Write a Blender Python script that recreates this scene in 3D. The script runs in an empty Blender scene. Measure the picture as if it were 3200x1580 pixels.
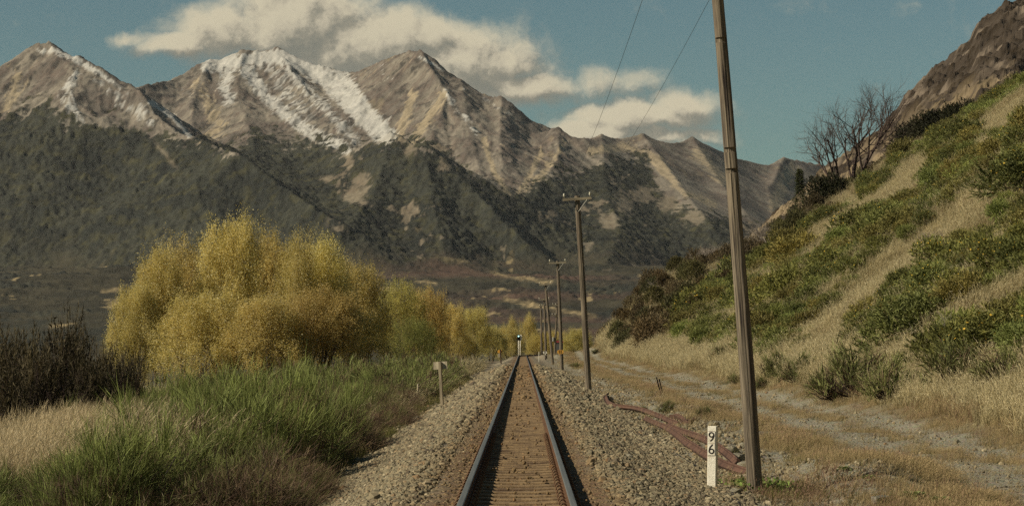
import bpy, math, random
import numpy as np
from mathutils import Vector, Matrix, Euler

random.seed(7)
rng = np.random.default_rng(11)
scene = bpy.context.scene
COL = scene.collection

# ------------------------------------------------------------------ camera
F = 7555.0                      # focal length in pixels of the 3200 px wide photograph
EYE = 1.59                      # camera height above the railhead
YAW = math.atan(34 / F)
PITCH = math.atan(286 / F)
HAZE = 1.5e-5
cam_data = bpy.data.cameras.new('camera')
cam_data.sensor_width = 36.0
cam_data.lens = 36.0 * F / 3200.0
cam_data.clip_start = 0.5
cam_data.clip_end = 30000
cam = bpy.data.objects.new('camera', cam_data)
cam.location = (0, 0, EYE)
cam.rotation_euler = (math.pi / 2 + PITCH, 0, YAW)
COL.objects.link(cam)
scene.camera = cam
RC = np.array(Euler(cam.rotation_euler).to_matrix())

# ------------------------------------------------------------------ light
SUN_AZ = math.radians(72)       # to the left of straight behind the camera
SUN_EL = math.radians(34)
sun_dir = Vector((-math.sin(SUN_AZ) * math.cos(SUN_EL), -math.cos(SUN_AZ) * math.cos(SUN_EL), math.sin(SUN_EL)))
sl = bpy.data.lights.new('sun', 'SUN')
sl.energy = 4.0
sl.angle = math.radians(0.5)
sl.color = (1.0, 0.89, 0.72)
so = bpy.data.objects.new('sun', sl)
so.rotation_euler = sun_dir.to_track_quat('Z', 'Y').to_euler()
so.location = (-40, -20, 60)
COL.objects.link(so)

scene.view_settings.view_transform = 'Standard'
scene.view_settings.look = 'None'
scene.view_settings.gamma = 1.0
scene.view_settings.exposure = 0.47
scene.cycles.max_bounces = 6
scene.cycles.diffuse_bounces = 3
scene.cycles.glossy_bounces = 2
scene.cycles.transmission_bounces = 3
scene.cycles.transparent_max_bounces = 4
scene.cycles.volume_bounces = 0
scene.cycles.caustics_reflective = False
scene.cycles.caustics_refractive = False
scene.cycles.use_denoising = False

# ------------------------------------------------------------------ node helper
class NT:
    def __init__(self, tree):
        self.t = tree
        tree.nodes.clear()
    def n(self, typ, props=None, **ins):
        nd = self.t.nodes.new(typ)
        for k, v in (props or {}).items():
            setattr(nd, k, v)
        for k, v in ins.items():
            key = int(k[1:]) if k[0] == 'i' and k[1:].isdigit() else k.replace('_', ' ')
            s = nd.inputs[key]
            if isinstance(v, bpy.types.NodeSocket):
                self.t.links.new(v, s)
            else:
                s.default_value = v
        return nd
    def math(self, op, a, b=0.0, clamp=False):
        return self.n('ShaderNodeMath', {'operation': op, 'use_clamp': clamp}, i0=a, i1=b).outputs[0]
    def mix(self, f, a, b, blend='MIX'):
        nd = self.n('ShaderNodeMix', {'data_type': 'RGBA', 'blend_type': blend}, i0=f, i6=a, i7=b)
        return nd.outputs[2]
    def ramp(self, f, stops):
        nd = self.n('ShaderNodeValToRGB', i0=f)
        e = nd.color_ramp.elements
        while len(e) < len(stops):
            e.new(0.5)
        for k, (p, c) in enumerate(stops):
            e[k].position = p
            e[k].color = c if len(c) == 4 else (*c, 1)
        return nd.outputs[0]
    def range(self, v, a, b, c=0.0, d=1.0, smooth=False):
        nd = self.n('ShaderNodeMapRange', {'interpolation_type': 'SMOOTHSTEP' if smooth else 'LINEAR', 'clamp': True}, i0=v, i1=a, i2=b, i3=c, i4=d)
        return nd.outputs[0]
    def noise(self, vec, scale, detail=4, rough=0.55, dist=0.0):
        nd = self.n('ShaderNodeTexNoise', Scale=scale, Detail=detail, Roughness=rough, Distortion=dist)
        if vec is not None:
            self.t.links.new(vec, nd.inputs['Vector'])
        return nd.outputs['Fac']

def rgb(h):                      # '#rrggbb' -> linear rgba
    v = [int(h[i:i + 2], 16) / 255 for i in (1, 3, 5)]
    return tuple(((c + 0.055) / 1.055) ** 2.4 if c > 0.04045 else c / 12.92 for c in v) + (1.0,)

# ------------------------------------------------------------------ sky with drifting cloud
world = bpy.data.worlds.new('World')
scene.world = world
world.use_nodes = True
w = NT(world.node_tree)
sky = w.n('ShaderNodeTexSky', {'sky_type': 'NISHITA', 'sun_disc': False, 'sun_elevation': SUN_EL,
                               'sun_rotation': math.pi + SUN_AZ, 'altitude': 600, 'air_density': 1.0,
                               'dust_density': 0.4, 'ozone_density': 1.0})
tc = w.n('ShaderNodeTexCoord')
sep = w.n('ShaderNodeSeparateXYZ', i0=tc.outputs['Generated'])
ysafe = w.math('MAXIMUM', sep.outputs[1], 0.02)
ax = w.math('DIVIDE', sep.outputs[0], ysafe)
az = w.math('DIVIDE', sep.outputs[2], ysafe)
plane = w.n('ShaderNodeCombineXYZ', i0=ax, i1=az, i2=0.37).outputs[0]
blobs = [(405, 116, 70, 24, .6), (545, 135, 140, 38, .9), (700, 90, 190, 85, .95), (930, 60, 240, 130, 1.15), (1120, 140, 300, 120, 1.1),
         (1300, 110, 190, 85, 1.0), (1440, 200, 270, 115, 1.05), (1640, 282, 190, 56, .95), (1560, 150, 130, 60, .6), (1720, 262, 130, 50, .75),
         (1880, 262, 170, 55, .55), (1980, 365, 230, 56, 1.0), (2130, 335, 140, 60, .85), (1850, 415, 130, 48, 1.15), (2030, 425, 230, 38, .7), (1300, 255, 300, 60, .8)]
def cloud_density(du, dv):
    off = w.n('ShaderNodeVectorMath', {'operation': 'ADD'}, i0=plane, i1=(du / F, dv / F, 0)).outputs[0]
    wob = w.n('ShaderNodeTexNoise', Vector=off, Scale=42.0, Detail=5.0, Roughness=0.6)
    wc = w.n('ShaderNodeVectorMath', {'operation': 'SUBTRACT'}, i0=wob.outputs['Color'], i1=(.5, .5, .5)).outputs[0]
    ws = w.n('ShaderNodeVectorMath', {'operation': 'MULTIPLY'}, i0=wc, i1=(.016, .014, 0)).outputs[0]
    wp = w.n('ShaderNodeVectorMath', {'operation': 'ADD'}, i0=off, i1=ws).outputs[0]
    tot = None
    for (u, v, ru, rv, g) in blobs:
        d = w.n('ShaderNodeVectorMath', {'operation': 'SUBTRACT'}, i0=wp, i1=((u - 1634) / F, (1076 - v) / F, 0.37)).outputs[0]
        d = w.n('ShaderNodeVectorMath', {'operation': 'MULTIPLY'}, i0=d, i1=(F / ru / 1.2, F / rv / 1.2, 1)).outputs[0]
        l = w.n('ShaderNodeVectorMath', {'operation': 'LENGTH'}, i0=d).outputs['Value']
        m = w.range(l, 0.15, 1.5, g, -0.12, True)
        tot = m if tot is None else w.math('MAXIMUM', tot, m)
    big = w.noise(off, 20.0, 3, .5)
    fine = w.noise(wp, 75.0, 9, .62)
    den = w.math('ADD', tot, w.math('MULTIPLY', w.math('SUBTRACT', fine, .5), 1.15))
    den = w.math('ADD', den, w.math('MULTIPLY', w.math('SUBTRACT', big, .5), .5))
    return den
d0 = cloud_density(0, 0)
d1 = cloud_density(-30, 42)      # density a little nearer the sun: less of it means a lit flank
mask = w.range(d0, -0.05, 0.84, 0, 0.97, True)
mask = w.math('MULTIPLY', mask, w.range(sep.outputs[1], .1, .4))
lit = w.math('SUBTRACT', d0, d1)
lit = w.range(lit, -0.34, 0.36, 0, 1, True)
core = w.range(d0, 0.5, 1.3)
lit2 = w.math('SUBTRACT', w.math('ADD', w.math('MULTIPLY', lit, .85), .14), w.math('MULTIPLY', core, .10), clamp=True)
ccol = w.ramp(lit2, [(0.0, rgb('#6a6b62')), (0.35, rgb('#858071')), (0.68, rgb('#aaa18c')), (1.0, rgb('#bfb59b'))])
skyc = w.mix(1.0, sky.outputs[0], (0.80, 1.0, 0.88, 1), 'MULTIPLY')
bg1 = w.n('ShaderNodeBackground', Color=skyc, Strength=0.035)
bg2 = w.n('ShaderNodeBackground', Color=ccol, Strength=0.93)
mx = w.n('ShaderNodeMixShader', i0=mask, i1=bg1.outputs[0], i2=bg2.outputs[0])
w.n('ShaderNodeOutputWorld', i0=mx.outputs[0])

# ------------------------------------------------------------------ projection helpers
def at(u, v, Y):                 # the point of the pixel's sight line at distance Y
    c = RC @ np.array([(u - 1600) / F, (790 - v) / F, -1.0])
    c = c / c[1] * Y
    return np.array([c[0], Y, c[2] + EYE])
def proj(x, y, z):
    p = np.stack([x, y, z - EYE], -1) @ RC
    return 1600 + F * p[..., 0] / -p[..., 2], 790 - F * p[..., 1] / -p[..., 2]

# ------------------------------------------------------------------ noise
def _h(i, j, seed):
    h = (i.astype(np.int64) * 374761393 + j.astype(np.int64) * 668265263 + seed * 1274126177) & 0xFFFFFFFF
    h = ((h ^ (h >> 13)) * 1274126177) & 0xFFFFFFFF
    return ((h ^ (h >> 16)) & 0xFFFF) / 65535.0
def vnoise(x, y, seed=0):        # -1..1 gradient noise
    xi, yi = np.floor(x), np.floor(y)
    xf, yf = x - xi, y - yi
    ux, uy = xf * xf * xf * (xf * (xf * 6 - 15) + 10), yf * yf * yf * (yf * (yf * 6 - 15) + 10)
    def g(i, j):
        a = _h(xi + i, yi + j, seed) * 2 * np.pi
        return np.cos(a) * (xf - i) + np.sin(a) * (yf - j)
    a = g(0, 0) * (1 - ux) + g(1, 0) * ux
    b = g(0, 1) * (1 - ux) + g(1, 1) * ux
    return (a * (1 - uy) + b * uy) * 1.5
def fbm(x, y, wl, octv=4, gain=.5, seed=0):
    s, a, f = 0, 1.0, 1.0 / wl
    for k in range(octv):
        s = s + a * vnoise(x * f + 17.3 * k, y * f - 9.1 * k, seed + k)
        a *= gain; f *= 2.03
    return s
def ridged(x, y, wl, octv=4, gain=.5, seed=0):
    s, a, f = 0, 1.0, 1.0 / wl
    for k in range(octv):
        s = s + a * (1 - 2 * np.abs(vnoise(x * f + 17.3 * k, y * f - 9.1 * k, seed + k)))
        a *= gain; f *= 2.03
    return s
def sstep(a, b, x):
    t = np.clip((x - a) / (b - a), 0, 1)
    return t * t * (3 - 2 * t)
def lerp3(a, b, t):
    return np.asarray(a)[..., :3] * (1 - t[..., None]) + np.asarray(b)[..., :3] * t[..., None]

# ------------------------------------------------------------------ mesh helpers
def make_mesh(name, V, faces, mats=(), col=None, midx=None, smooth=False):
    """faces: list of (n,k) index arrays; col: (nv,3) linear colours"""
    me = bpy.data.meshes.new(name)
    V = np.asarray(V, dtype=np.float32)
    faces = [np.asarray(f, dtype=np.int32) for f in faces if len(f)]
    nl = sum(f.size for f in faces)
    npoly = sum(len(f) for f in faces)
    me.vertices.add(len(V)); me.vertices.foreach_set('co', V.ravel())
    me.loops.add(nl); me.loops.foreach_set('vertex_index', np.concatenate([f.ravel() for f in faces]))
    tot = np.concatenate([np.full(len(f), f.shape[1], np.int32) for f in faces])
    start = np.concatenate([[0], np.cumsum(tot)[:-1]]).astype(np.int32)
    me.polygons.add(npoly)
    me.polygons.foreach_set('loop_start', start)
    me.polygons.foreach_set('loop_total', tot)
    if midx is not None:
        me.polygons.foreach_set('material_index', np.asarray(midx, np.int32))
    me.polygons.foreach_set('use_smooth', np.full(npoly, bool(smooth)))
    if col is not None:
        a = me.color_attributes.new('col', 'FLOAT_COLOR', 'POINT')
        c4 = np.ones((len(V), 4), np.float32); c4[:, :3] = np.asarray(col)[:, :3]
        a.data.foreach_set('color', c4.ravel())
    for m in mats:
        me.materials.append(m)
    me.update(calc_edges=True)
    me.validate()
    return me
def grid_faces(nr, nc):
    i = np.arange(nr * nc).reshape(nr, nc)
    return np.stack([i[:-1, :-1], i[:-1, 1:], i[1:, 1:], i[1:, :-1]], -1).reshape(-1, 4)

class MB:                        # gathers shapes into one mesh
    def __init__(self):
        self.V, self.Fq, self.Ft, self.C, self.n = [], [], [], [], 0
        self.poly = []
    def add(self, V, quads=(), tris=(), col=None):
        V = np.asarray(V, float).reshape(-1, 3)
        if len(quads): self.Fq.append(np.asarray(quads, int) + self.n)
        if len(tris): self.Ft.append(np.asarray(tris, int) + self.n)
        c = np.full((len(V), 3), .5) if col is None else np.broadcast_to(np.asarray(col, float)[..., :3], (len(V), 3))
        self.V.append(V); self.C.append(c); self.n += len(V)
    def box(self, c, size, R=None, taper=1.0, col=None, bevel=0.0):
        hx, hy, hz = np.array(size) / 2
        if bevel > 0:
            b = bevel
            o = [(-hx + b, -hy), (hx - b, -hy), (hx, -hy + b), (hx, hy - b), (hx - b, hy), (-hx + b, hy), (-hx, hy - b), (-hx, -hy + b)]
            zs = [(-hz, 1), (hz - b, 1), (hz, 1 - b / max(hx, hy))]
            V = np.array([[x * k, y * k, z] for z, k in zs for x, y in o])
            q = [[r * 8 + i, r * 8 + (i + 1) % 8, (r + 1) * 8 + (i + 1) % 8, (r + 1) * 8 + i] for r in range(2) for i in range(8)]
            n = len(V)
            V = np.vstack([V, [[0, 0, hz], [0, 0, -hz]]])
            t = [[16 + i, 16 + (i + 1) % 8, n] for i in range(8)] + [[(i + 1) % 8, i, n + 1] for i in range(8)]
        else:
            V = np.array([[x * (taper if z > 0 else 1), y * (taper if z > 0 else 1), z] for z in (-hz, hz) for x, y in ((-hx, -hy), (hx, -hy), (hx, hy), (-hx, hy))])
            q = [[3, 2, 1, 0], [4, 5, 6, 7], [0, 1, 5, 4], [1, 2, 6, 5], [2, 3, 7, 6], [3, 0, 4, 7]]; t = []
        if R is not None: V = V @ np.array(R).T
        self.add(V + np.array(c), q, t, col)
    def tube(self, pts, rad, sides=6, caps=True, col=None):
        pts = np.asarray(pts, float); n = len(pts)
        rad = np.broadcast_to(np.asarray(rad, float), (n,))
        T = np.gradient(pts, axis=0); T /= np.linalg.norm(T, axis=1)[:, None] + 1e-9
        ref = np.array([0, 0, 1.0]) if abs(T[0, 2]) < .9 else np.array([1.0, 0, 0])
        A = np.cross(T, ref); A /= np.linalg.norm(A, axis=1)[:, None] + 1e-9
        B = np.cross(T, A)
        a = np.arange(sides) * 2 * np.pi / sides
        V = pts[:, None] + rad[:, None, None] * (np.cos(a)[None, :, None] * A[:, None] + np.sin(a)[None, :, None] * B[:, None])
        k = np.arange(sides); k2 = (k + 1) % sides
        q = np.concatenate([np.stack([r * sides + k2, r * sides + k, (r + 1) * sides + k, (r + 1) * sides + k2], -1) for r in range(n - 1)])
        V = V.reshape(-1, 3); t = []
        if caps:
            V = np.vstack([V, pts[:1], pts[-1:]])
            m = n * sides
            t = np.concatenate([np.stack([k, k2, np.full(sides, m)], -1), np.stack([(n - 1) * sides + k2, (n - 1) * sides + k, np.full(sides, m + 1)], -1)])
        if col is not None and np.ndim(col) == 2:
            cc = np.repeat(np.asarray(col), sides, 0)
            if caps: cc = np.vstack([cc, col[:1], col[-1:]])
            col = cc
        self.add(V, q, t, col)
    def lathe(self, prof, sides=16, c=(0, 0, 0), R=None):
        prof = np.asarray(prof, float); n = len(prof)
        a = np.arange(sides) * 2 * np.pi / sides
        V = np.stack([prof[:, 0:1] * np.cos(a), prof[:, 0:1] * np.sin(a), np.repeat(prof[:, 1:2], sides, 1)], -1).reshape(-1, 3)
        k = np.arange(sides); k2 = (k + 1) % sides
        q = np.concatenate([np.stack([r * sides + k, r * sides + k2, (r + 1) * sides + k2, (r + 1) * sides + k], -1) for r in range(n - 1)])
        if R is not None: V = V @ np.array(R).T
        self.add(V + np.array(c), q)
    def prism(self, outline, y0, y1, c=(0, 0, 0), R=None):       # outline in x,z, thickness along y
        o = np.asarray(outline, float); n = len(o)
        V = np.vstack([np.c_[o[:, 0], np.full(n, y0), o[:, 1]], np.c_[o[:, 0], np.full(n, y1), o[:, 1]], [[o[:, 0].mean(), y0, o[:, 1].mean()], [o[:, 0].mean(), y1, o[:, 1].mean()]]])
        k = np.arange(n); k2 = (k + 1) % n
        q = np.stack([k2, k, n + k, n + k2], -1)
        t = np.concatenate([np.stack([k, k2, np.full(n, 2 * n)], -1), np.stack([n + k2, n + k, np.full(n, 2 * n + 1)], -1)])
        if R is not None: V = V @ np.array(R).T
        self.add(V + np.array(c), q, t)
    def mesh(self, name, mats, smooth=False):
        fs = []
        if self.Fq: fs.append(np.concatenate(self.Fq))
        if self.Ft: fs.append(np.concatenate(self.Ft))
        return make_mesh(name, np.vstack(self.V), fs, mats, np.vstack(self.C), smooth=smooth)
    def build(self, name, mat, parent=None, smooth=False):
        return link(name, self.mesh(name, [mat] if not isinstance(mat, (list, tuple)) else mat, smooth), parent)

def link(name, me, parent=None):
    o = bpy.data.objects.new(name, me)
    COL.objects.link(o)
    if parent is not None: o.parent = parent
    return o
def tag(o, label=None, cat=None, group=None, kind=None):
    if label: o['label'] = label
    if cat: o['category'] = cat
    if group: o['group'] = group
    if kind: o['kind'] = kind
    return o
def thing(name, label, cat, loc=(0, 0, 0), rot=(0, 0, 0), group=None):
    o = bpy.data.objects.new(name, None)
    o.empty_display_size = .2
    COL.objects.link(o)
    o.location = loc; o.rotation_euler = rot
    return tag(o, label, cat, group)
def dup(root, loc, rotz=0.0, scale=(1, 1, 1), label=None, group=None, rot=None):
    r = root.copy(); COL.objects.link(r)
    r.location = loc; r.rotation_euler = rot or (0, 0, rotz); r.scale = scale
    tag(r, label, None, group)
    for ch in list(root.children):
        c = ch.copy(); COL.objects.link(c); c.parent = r
        for g in list(ch.children):
            d = g.copy(); COL.objects.link(d); d.parent = c
    return r
def text_mesh(s, size, mat, name, extrude=.002, bold=.0):
    cu = bpy.data.curves.new(name, 'FONT')
    cu.body = s; cu.size = size; cu.extrude = extrude; cu.offset = bold
    cu.align_x = 'CENTER'; cu.align_y = 'CENTER'
    o = bpy.data.objects.new(name, cu)
    COL.objects.link(o)
    bpy.context.view_layer.update()
    me = bpy.data.meshes.new_from_object(o.evaluated_get(bpy.context.evaluated_depsgraph_get()))
    bpy.data.objects.remove(o); bpy.data.curves.remove(cu)
    me.name = name
    me.materials.clear(); me.materials.append(mat)
    return me

# scatter of stuff: one object whose points carry instances
def scatter(name, pts, protos, rot, scl, idx=None, kind='stuff', label=None, cat=None):
    n = len(pts)
    me = bpy.data.meshes.new(name)
    me.vertices.add(n); me.vertices.foreach_set('co', np.asarray(pts, np.float32).ravel())
    scl = np.asarray(scl, np.float32)
    if scl.ndim == 1: scl = np.repeat(scl[:, None], 3, 1)
    for nm, typ, dat in (('rot', 'FLOAT_VECTOR', rot), ('scl', 'FLOAT_VECTOR', scl)):
        a = me.attributes.new(nm, typ, 'POINT'); a.data.foreach_set('vector', np.asarray(dat, np.float32).ravel())
    a = me.attributes.new('idx', 'INT', 'POINT')
    a.data.foreach_set('value', np.asarray(rng.integers(0, len(protos), n) if idx is None else idx, np.int32))
    pc = bpy.data.collections.new(name + '_kinds')
    for k, m in enumerate(protos):
        pc.objects.link(bpy.data.objects.new('%s_%02d' % (name, k), m))
    ng = bpy.data.node_groups.new(name, 'GeometryNodeTree')
    ng.interface.new_socket('Geometry', in_out='INPUT', socket_type='NodeSocketGeometry')
    ng.interface.new_socket('Geometry', in_out='OUTPUT', socket_type='NodeSocketGeometry')
    N, L = ng.nodes, ng.links
    gi, go = N.new('NodeGroupInput'), N.new('NodeGroupOutput')
    ci = N.new('GeometryNodeCollectionInfo'); ci.inputs[0].default_value = pc
    ci.inputs['Separate Children'].default_value = True; ci.inputs['Reset Children'].default_value = True
    iop = N.new('GeometryNodeInstanceOnPoints'); iop.inputs['Pick Instance'].default_value = True
    def na(nm, typ):
        x = N.new('GeometryNodeInputNamedAttribute'); x.data_type = typ; x.inputs[0].default_value = nm
        return x.outputs[0]
    e2r = N.new('FunctionNodeEulerToRotation')
    L.new(na('rot', 'FLOAT_VECTOR'), e2r.inputs[0])
    L.new(gi.outputs[0], iop.inputs['Points']); L.new(ci.outputs[0], iop.inputs['Instance'])
    L.new(na('idx', 'INT'), iop.inputs['Instance Index']); L.new(e2r.outputs[0], iop.inputs['Rotation'])
    L.new(na('scl', 'FLOAT_VECTOR'), iop.inputs['Scale']); L.new(iop.outputs[0], go.inputs[0])
    o = link(name, me)
    md = o.modifiers.new('scatter', 'NODES'); md.node_group = ng
    return tag(o, label, cat, None, kind)
# ------------------------------------------------------------------ materials
def newmat(name):
    m = bpy.data.materials.new(name); m.use_nodes = True
    t = NT(m.node_tree)
    return m, t
def finish(t, color, rough=.85, bump=None, metallic=0.0, spec=.3):
    p = t.n('ShaderNodeBsdfPrincipled')
    for k, v in (('Base Color', color), ('Roughness', rough), ('Metallic', metallic), ('Specular IOR Level', spec)):
        if isinstance(v, bpy.types.NodeSocket): t.t.links.new(v, p.inputs[k])
        else: p.inputs[k].default_value = v
    if bump is not None: t.t.links.new(bump, p.inputs['Normal'])
    t.n('ShaderNodeOutputMaterial', i0=p.outputs[0])
def vary(t, col, amount, rnd):    # brightness variation by a 0..1 value
    k = t.range(rnd, 0, 1, 1 - amount, 1 + amount)
    v = t.n('ShaderNodeCombineColor', i0=k, i1=k, i2=k).outputs[0]
    return t.mix(1.0, col, v, 'MULTIPLY')
def noisy(name, c1, c2, scale=8, rough=.85, bump=.3, bscale=None, stretch=(1, 1, 1), c3=None, metallic=0, spec=.3, obj=True, contrast=(.35, .65)):
    m, t = newmat(name)
    tcn = t.n('ShaderNodeTexCoord')
    v = tcn.outputs['Object'] if obj else t.n('ShaderNodeNewGeometry').outputs['Position']
    v = t.n('ShaderNodeVectorMath', {'operation': 'MULTIPLY'}, i0=v, i1=stretch).outputs[0]
    f = t.noise(v, scale, 6, .65)
    c = t.ramp(f, [(contrast[0], c1), (contrast[1], c2)])
    if c3 is not None:
        f2 = t.noise(v, scale * .31, 4, .6)
        c = t.mix(t.range(f2, .52, .66), c, (*c3[:3], 1))
    b = t.n('ShaderNodeBump', Strength=bump, Distance=.02, Height=t.noise(v, bscale or scale * 2.3, 5, .6)).outputs[0]
    finish(t, c, rough, b, metallic, spec)
    return m

# plants and stones carry their own colours; the material adds grain, instance variety and translucency
def plantmat(name, trans=.3, vari=.25, rough=.7, hue=None):
    m, t = newmat(name)
    col = t.n('ShaderNodeAttribute', {'attribute_name': 'col'}).outputs['Color']
    rnd = t.n('ShaderNodeObjectInfo').outputs['Random']
    c = vary(t, col, vari, rnd)
    if hue is not None:
        r2 = t.math('FRACT', t.math('MULTIPLY', rnd, 7.31))
        c = t.mix(t.math('MULTIPLY', r2, .6), c, t.mix(1.0, c, (*hue, 1), 'MULTIPLY'))
    pos = t.n('ShaderNodeNewGeometry').outputs['Position']
    c = vary(t, c, .22, t.noise(pos, .55, 3, .6))
    d = t.n('ShaderNodeBsdfPrincipled')
    t.t.links.new(c, d.inputs['Base Color']); d.inputs['Roughness'].default_value = rough; d.inputs['Specular IOR Level'].default_value = .25
    tr = t.n('ShaderNodeBsdfTranslucent', Color=c)
    mx = t.n('ShaderNodeMixShader', i0=trans, i1=d.outputs[0], i2=tr.outputs[0])
    t.n('ShaderNodeOutputMaterial', i0=mx.outputs[0])
    return m
M = {}
M['leaf'] = plantmat('leaf', .2, .22)
M['willow_leaf'] = plantmat('willow_leaf', .5, .12, hue=(.88, 1.06, 1.0))
M['gorse'] = plantmat('gorse_leaf', .08, .3, hue=(1.22, 1.02, .8))
M['grass'] = plantmat('grass_blade', .3, .28, hue=(1.0, .96, .90))
M['bark'] = noisy('willow_bark', rgb('#4c4032'), rgb('#857459'), 5, .9, .5, stretch=(1, 1, .3))
M['dead_bark'] = noisy('dead_bark', rgb('#2a2220'), rgb('#5d4d43'), 6, .9, .5, stretch=(1, 1, .4))
M['grey_twig'] = noisy('grey_twig', rgb('#6e6358'), rgb('#a4998a'), 4, .9, .2)
M['pole_wood'] = noisy('weathered_pole_wood', rgb('#2c2520'), rgb('#817561'), 17, .9, 1.0, 18, (1.6, 1.6, .05), rgb('#574b3e'), contrast=(.36, .58))
M['arm_wood'] = noisy('weathered_arm_wood', rgb('#5a5143'), rgb('#aa9e82'), 13, .9, .8, 16, (.08, 1.6, 1.6), rgb('#665a46'), contrast=(.3, .66))
M['board_wood'] = noisy('weathered_board', rgb('#8b8069'), rgb('#bdb297'), 9, .9, .4, 20, (1, 1, .2))
M['post_wood'] = noisy('grey_post_wood', rgb('#6d6250'), rgb('#a3967a'), 12, .9, .6, 22, (1, 1, .12))
M['iron'] = noisy('rusty_iron', rgb('#2c211b'), rgb('#4b372b'), 20, .85, .3)
M['galv'] = noisy('dull_galvanised_steel', rgb('#6e6d63'), rgb('#97958a'), 14, .6, .1, metallic=.5)
M['porcelain'] = noisy('insulator_porcelain', rgb('#b9b39c'), rgb('#d8d2b9'), 9, .3, .02)
M['white_paint'] = noisy('chalky_white_paint', rgb('#d6cfba'), rgb('#efe8d3'), 16, .8, .5, 60, c3=rgb('#c8bda3'))
M['black_paint'] = noisy('black_paint', rgb('#17130f'), rgb('#2a231c'), 20, .6, .1)
M['amber_sign'] = noisy('amber_sign_face', rgb('#d79a38'), rgb('#e0a94e'), 6, .5, .03)
M['grey_louvre'] = noisy('grey_louvre', rgb('#5d5e5c'), rgb('#74746f'), 6, .7, .05)
M['red_roof'] = noisy('dull_red_roof', rgb('#6b1f22'), rgb('#83292b'), 6, .7, .05)
M['old_rust'] = noisy('old_rail_rust', rgb('#3f2d24'), rgb('#654a3b'), 3, .9, .3, 60, c3=rgb('#5c4636'), obj=True)
M['rail_side'] = noisy('rail_side_rust', rgb('#3d2a1c'), rgb('#6a4c31'), 7, .85, .3, 40)
M['rail_top'] = noisy('worn_rail_steel', rgb('#5f605b'), rgb('#75756d'), 3, .5, .03, stretch=(8, .15, 1), metallic=.35, spec=.5)
M['clip'] = noisy('rusty_clip', rgb('#4a3626'), rgb('#7d6044'), 30, .85, .3)
M['sleeper'] = noisy('dusty_sleeper', rgb('#64523c'), rgb('#8d7654'), 6, .95, .5, 30, (1, 1, 1), rgb('#564431'))
M['cable'] = noisy('black_cable', rgb('#1d1a18'), rgb('#322d28'), 9, .6, .05)
M['wire'] = noisy('dull_wire', rgb('#1f2120'), rgb('#2d302e'), 9, .6, .02)
M['concrete'] = noisy('pale_concrete', rgb('#8c8d84'), rgb('#aeada0'), 9, .9, .4, 40)
M['rock'] = noisy('grey_boulder', rgb('#6c6656'), rgb('#9d9680'), 5, .9, .8, 16, c3=rgb('#837a5f'))
m, t = newmat('signal_lamp')
e = t.n('ShaderNodeEmission', Color=(.55, 1.0, .86, 1), Strength=1.6)
t.n('ShaderNodeOutputMaterial', i0=e.outputs[0]); M['lamp'] = m

def stonemat():
    m, t = newmat('ballast_stone')
    rnd = t.n('ShaderNodeObjectInfo').outputs['Random']
    pos = t.n('ShaderNodeNewGeometry').outputs['Position']
    c = t.ramp(rnd, [(0, rgb('#52483a')), (.2, rgb('#736850')), (.45, rgb('#867b60')), (.62, rgb('#66604d')), (.82, rgb('#8d8164')), (.93, rgb('#7b6447')), (1, rgb('#a4997c'))])
    sx = t.n('ShaderNodeSeparateXYZ', i0=pos)
    off = t.math('ABSOLUTE', t.math('ADD', sx.outputs[0], .06))
    wob = t.math('ADD', off, t.math('MULTIPLY', t.math('SUBTRACT', t.noise(pos, 1.6, 4, .6), .5), 1.5))
    rust = t.range(wob, .55, 1.5, 1, 0, True)          # brake dust stains the stones beside the rails
    c = t.mix(t.math('MULTIPLY', rust, .8), c, t.mix(1.0, c, (.76, .56, .37, 1), 'MULTIPLY'))
    c = vary(t, c, .25, t.noise(pos, 30, 3, .6))
    b = t.n('ShaderNodeBump', Strength=.5, Distance=.006, Height=t.noise(pos, 90, 3, .6)).outputs[0]
    finish(t, c, .9, b)
    return m
M['stone'] = stonemat()

def groundmat():
    m, t = newmat('ground_surface')
    col = t.n('ShaderNodeAttribute', {'attribute_name': 'col'}).outputs['Color']
    pos = t.n('ShaderNodeNewGeometry').outputs['Position']
    c = vary(t, col, .5, t.noise(pos, 5.5, 8, .75))
    c = vary(t, c, .25, t.noise(pos, .25, 4, .6))
    vo = t.n('ShaderNodeTexVoronoi', Vector=pos, Scale=13.0)
    c = t.mix(.28, c, t.mix(1.0, c, t.n('ShaderNodeMix', {'data_type': 'RGBA'}, i0=.6, i6=(1.2, 1.2, 1.2, 1), i7=vo.outputs['Color']).outputs[2], 'MULTIPLY'))
    h = t.math('ADD', t.noise(pos, 9, 6, .7), t.math('MULTIPLY', vo.outputs['Distance'], -.6))
    b = t.n('ShaderNodeBump', Strength=.9, Distance=.06, Height=h).outputs[0]
    finish(t, c, .95, b)
    return m
M['ground'] = groundmat()

def mountmat(name, scale, dist, vari=.35):
    m, t = newmat(name)
    col = t.n('ShaderNodeAttribute', {'attribute_name': 'col'}).outputs['Color']
    pos = t.n('ShaderNodeNewGeometry').outputs['Position']
    c = vary(t, col, vari, t.noise(pos, scale, 8, .7))
    c = vary(t, c, .18, t.noise(pos, scale * .12, 4, .6))
    b = t.n('ShaderNodeBump', Strength=.35, Distance=dist, Height=t.noise(pos, scale * .8, 7, .7)).outputs[0]
    finish(t, c, .95, b, spec=.1)
    return m
M['mountain'] = mountmat('mountain_surface', .09, 9.0)
M['rocky'] = mountmat('rocky_hill_surface', .35, 2.2, .5)

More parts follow.
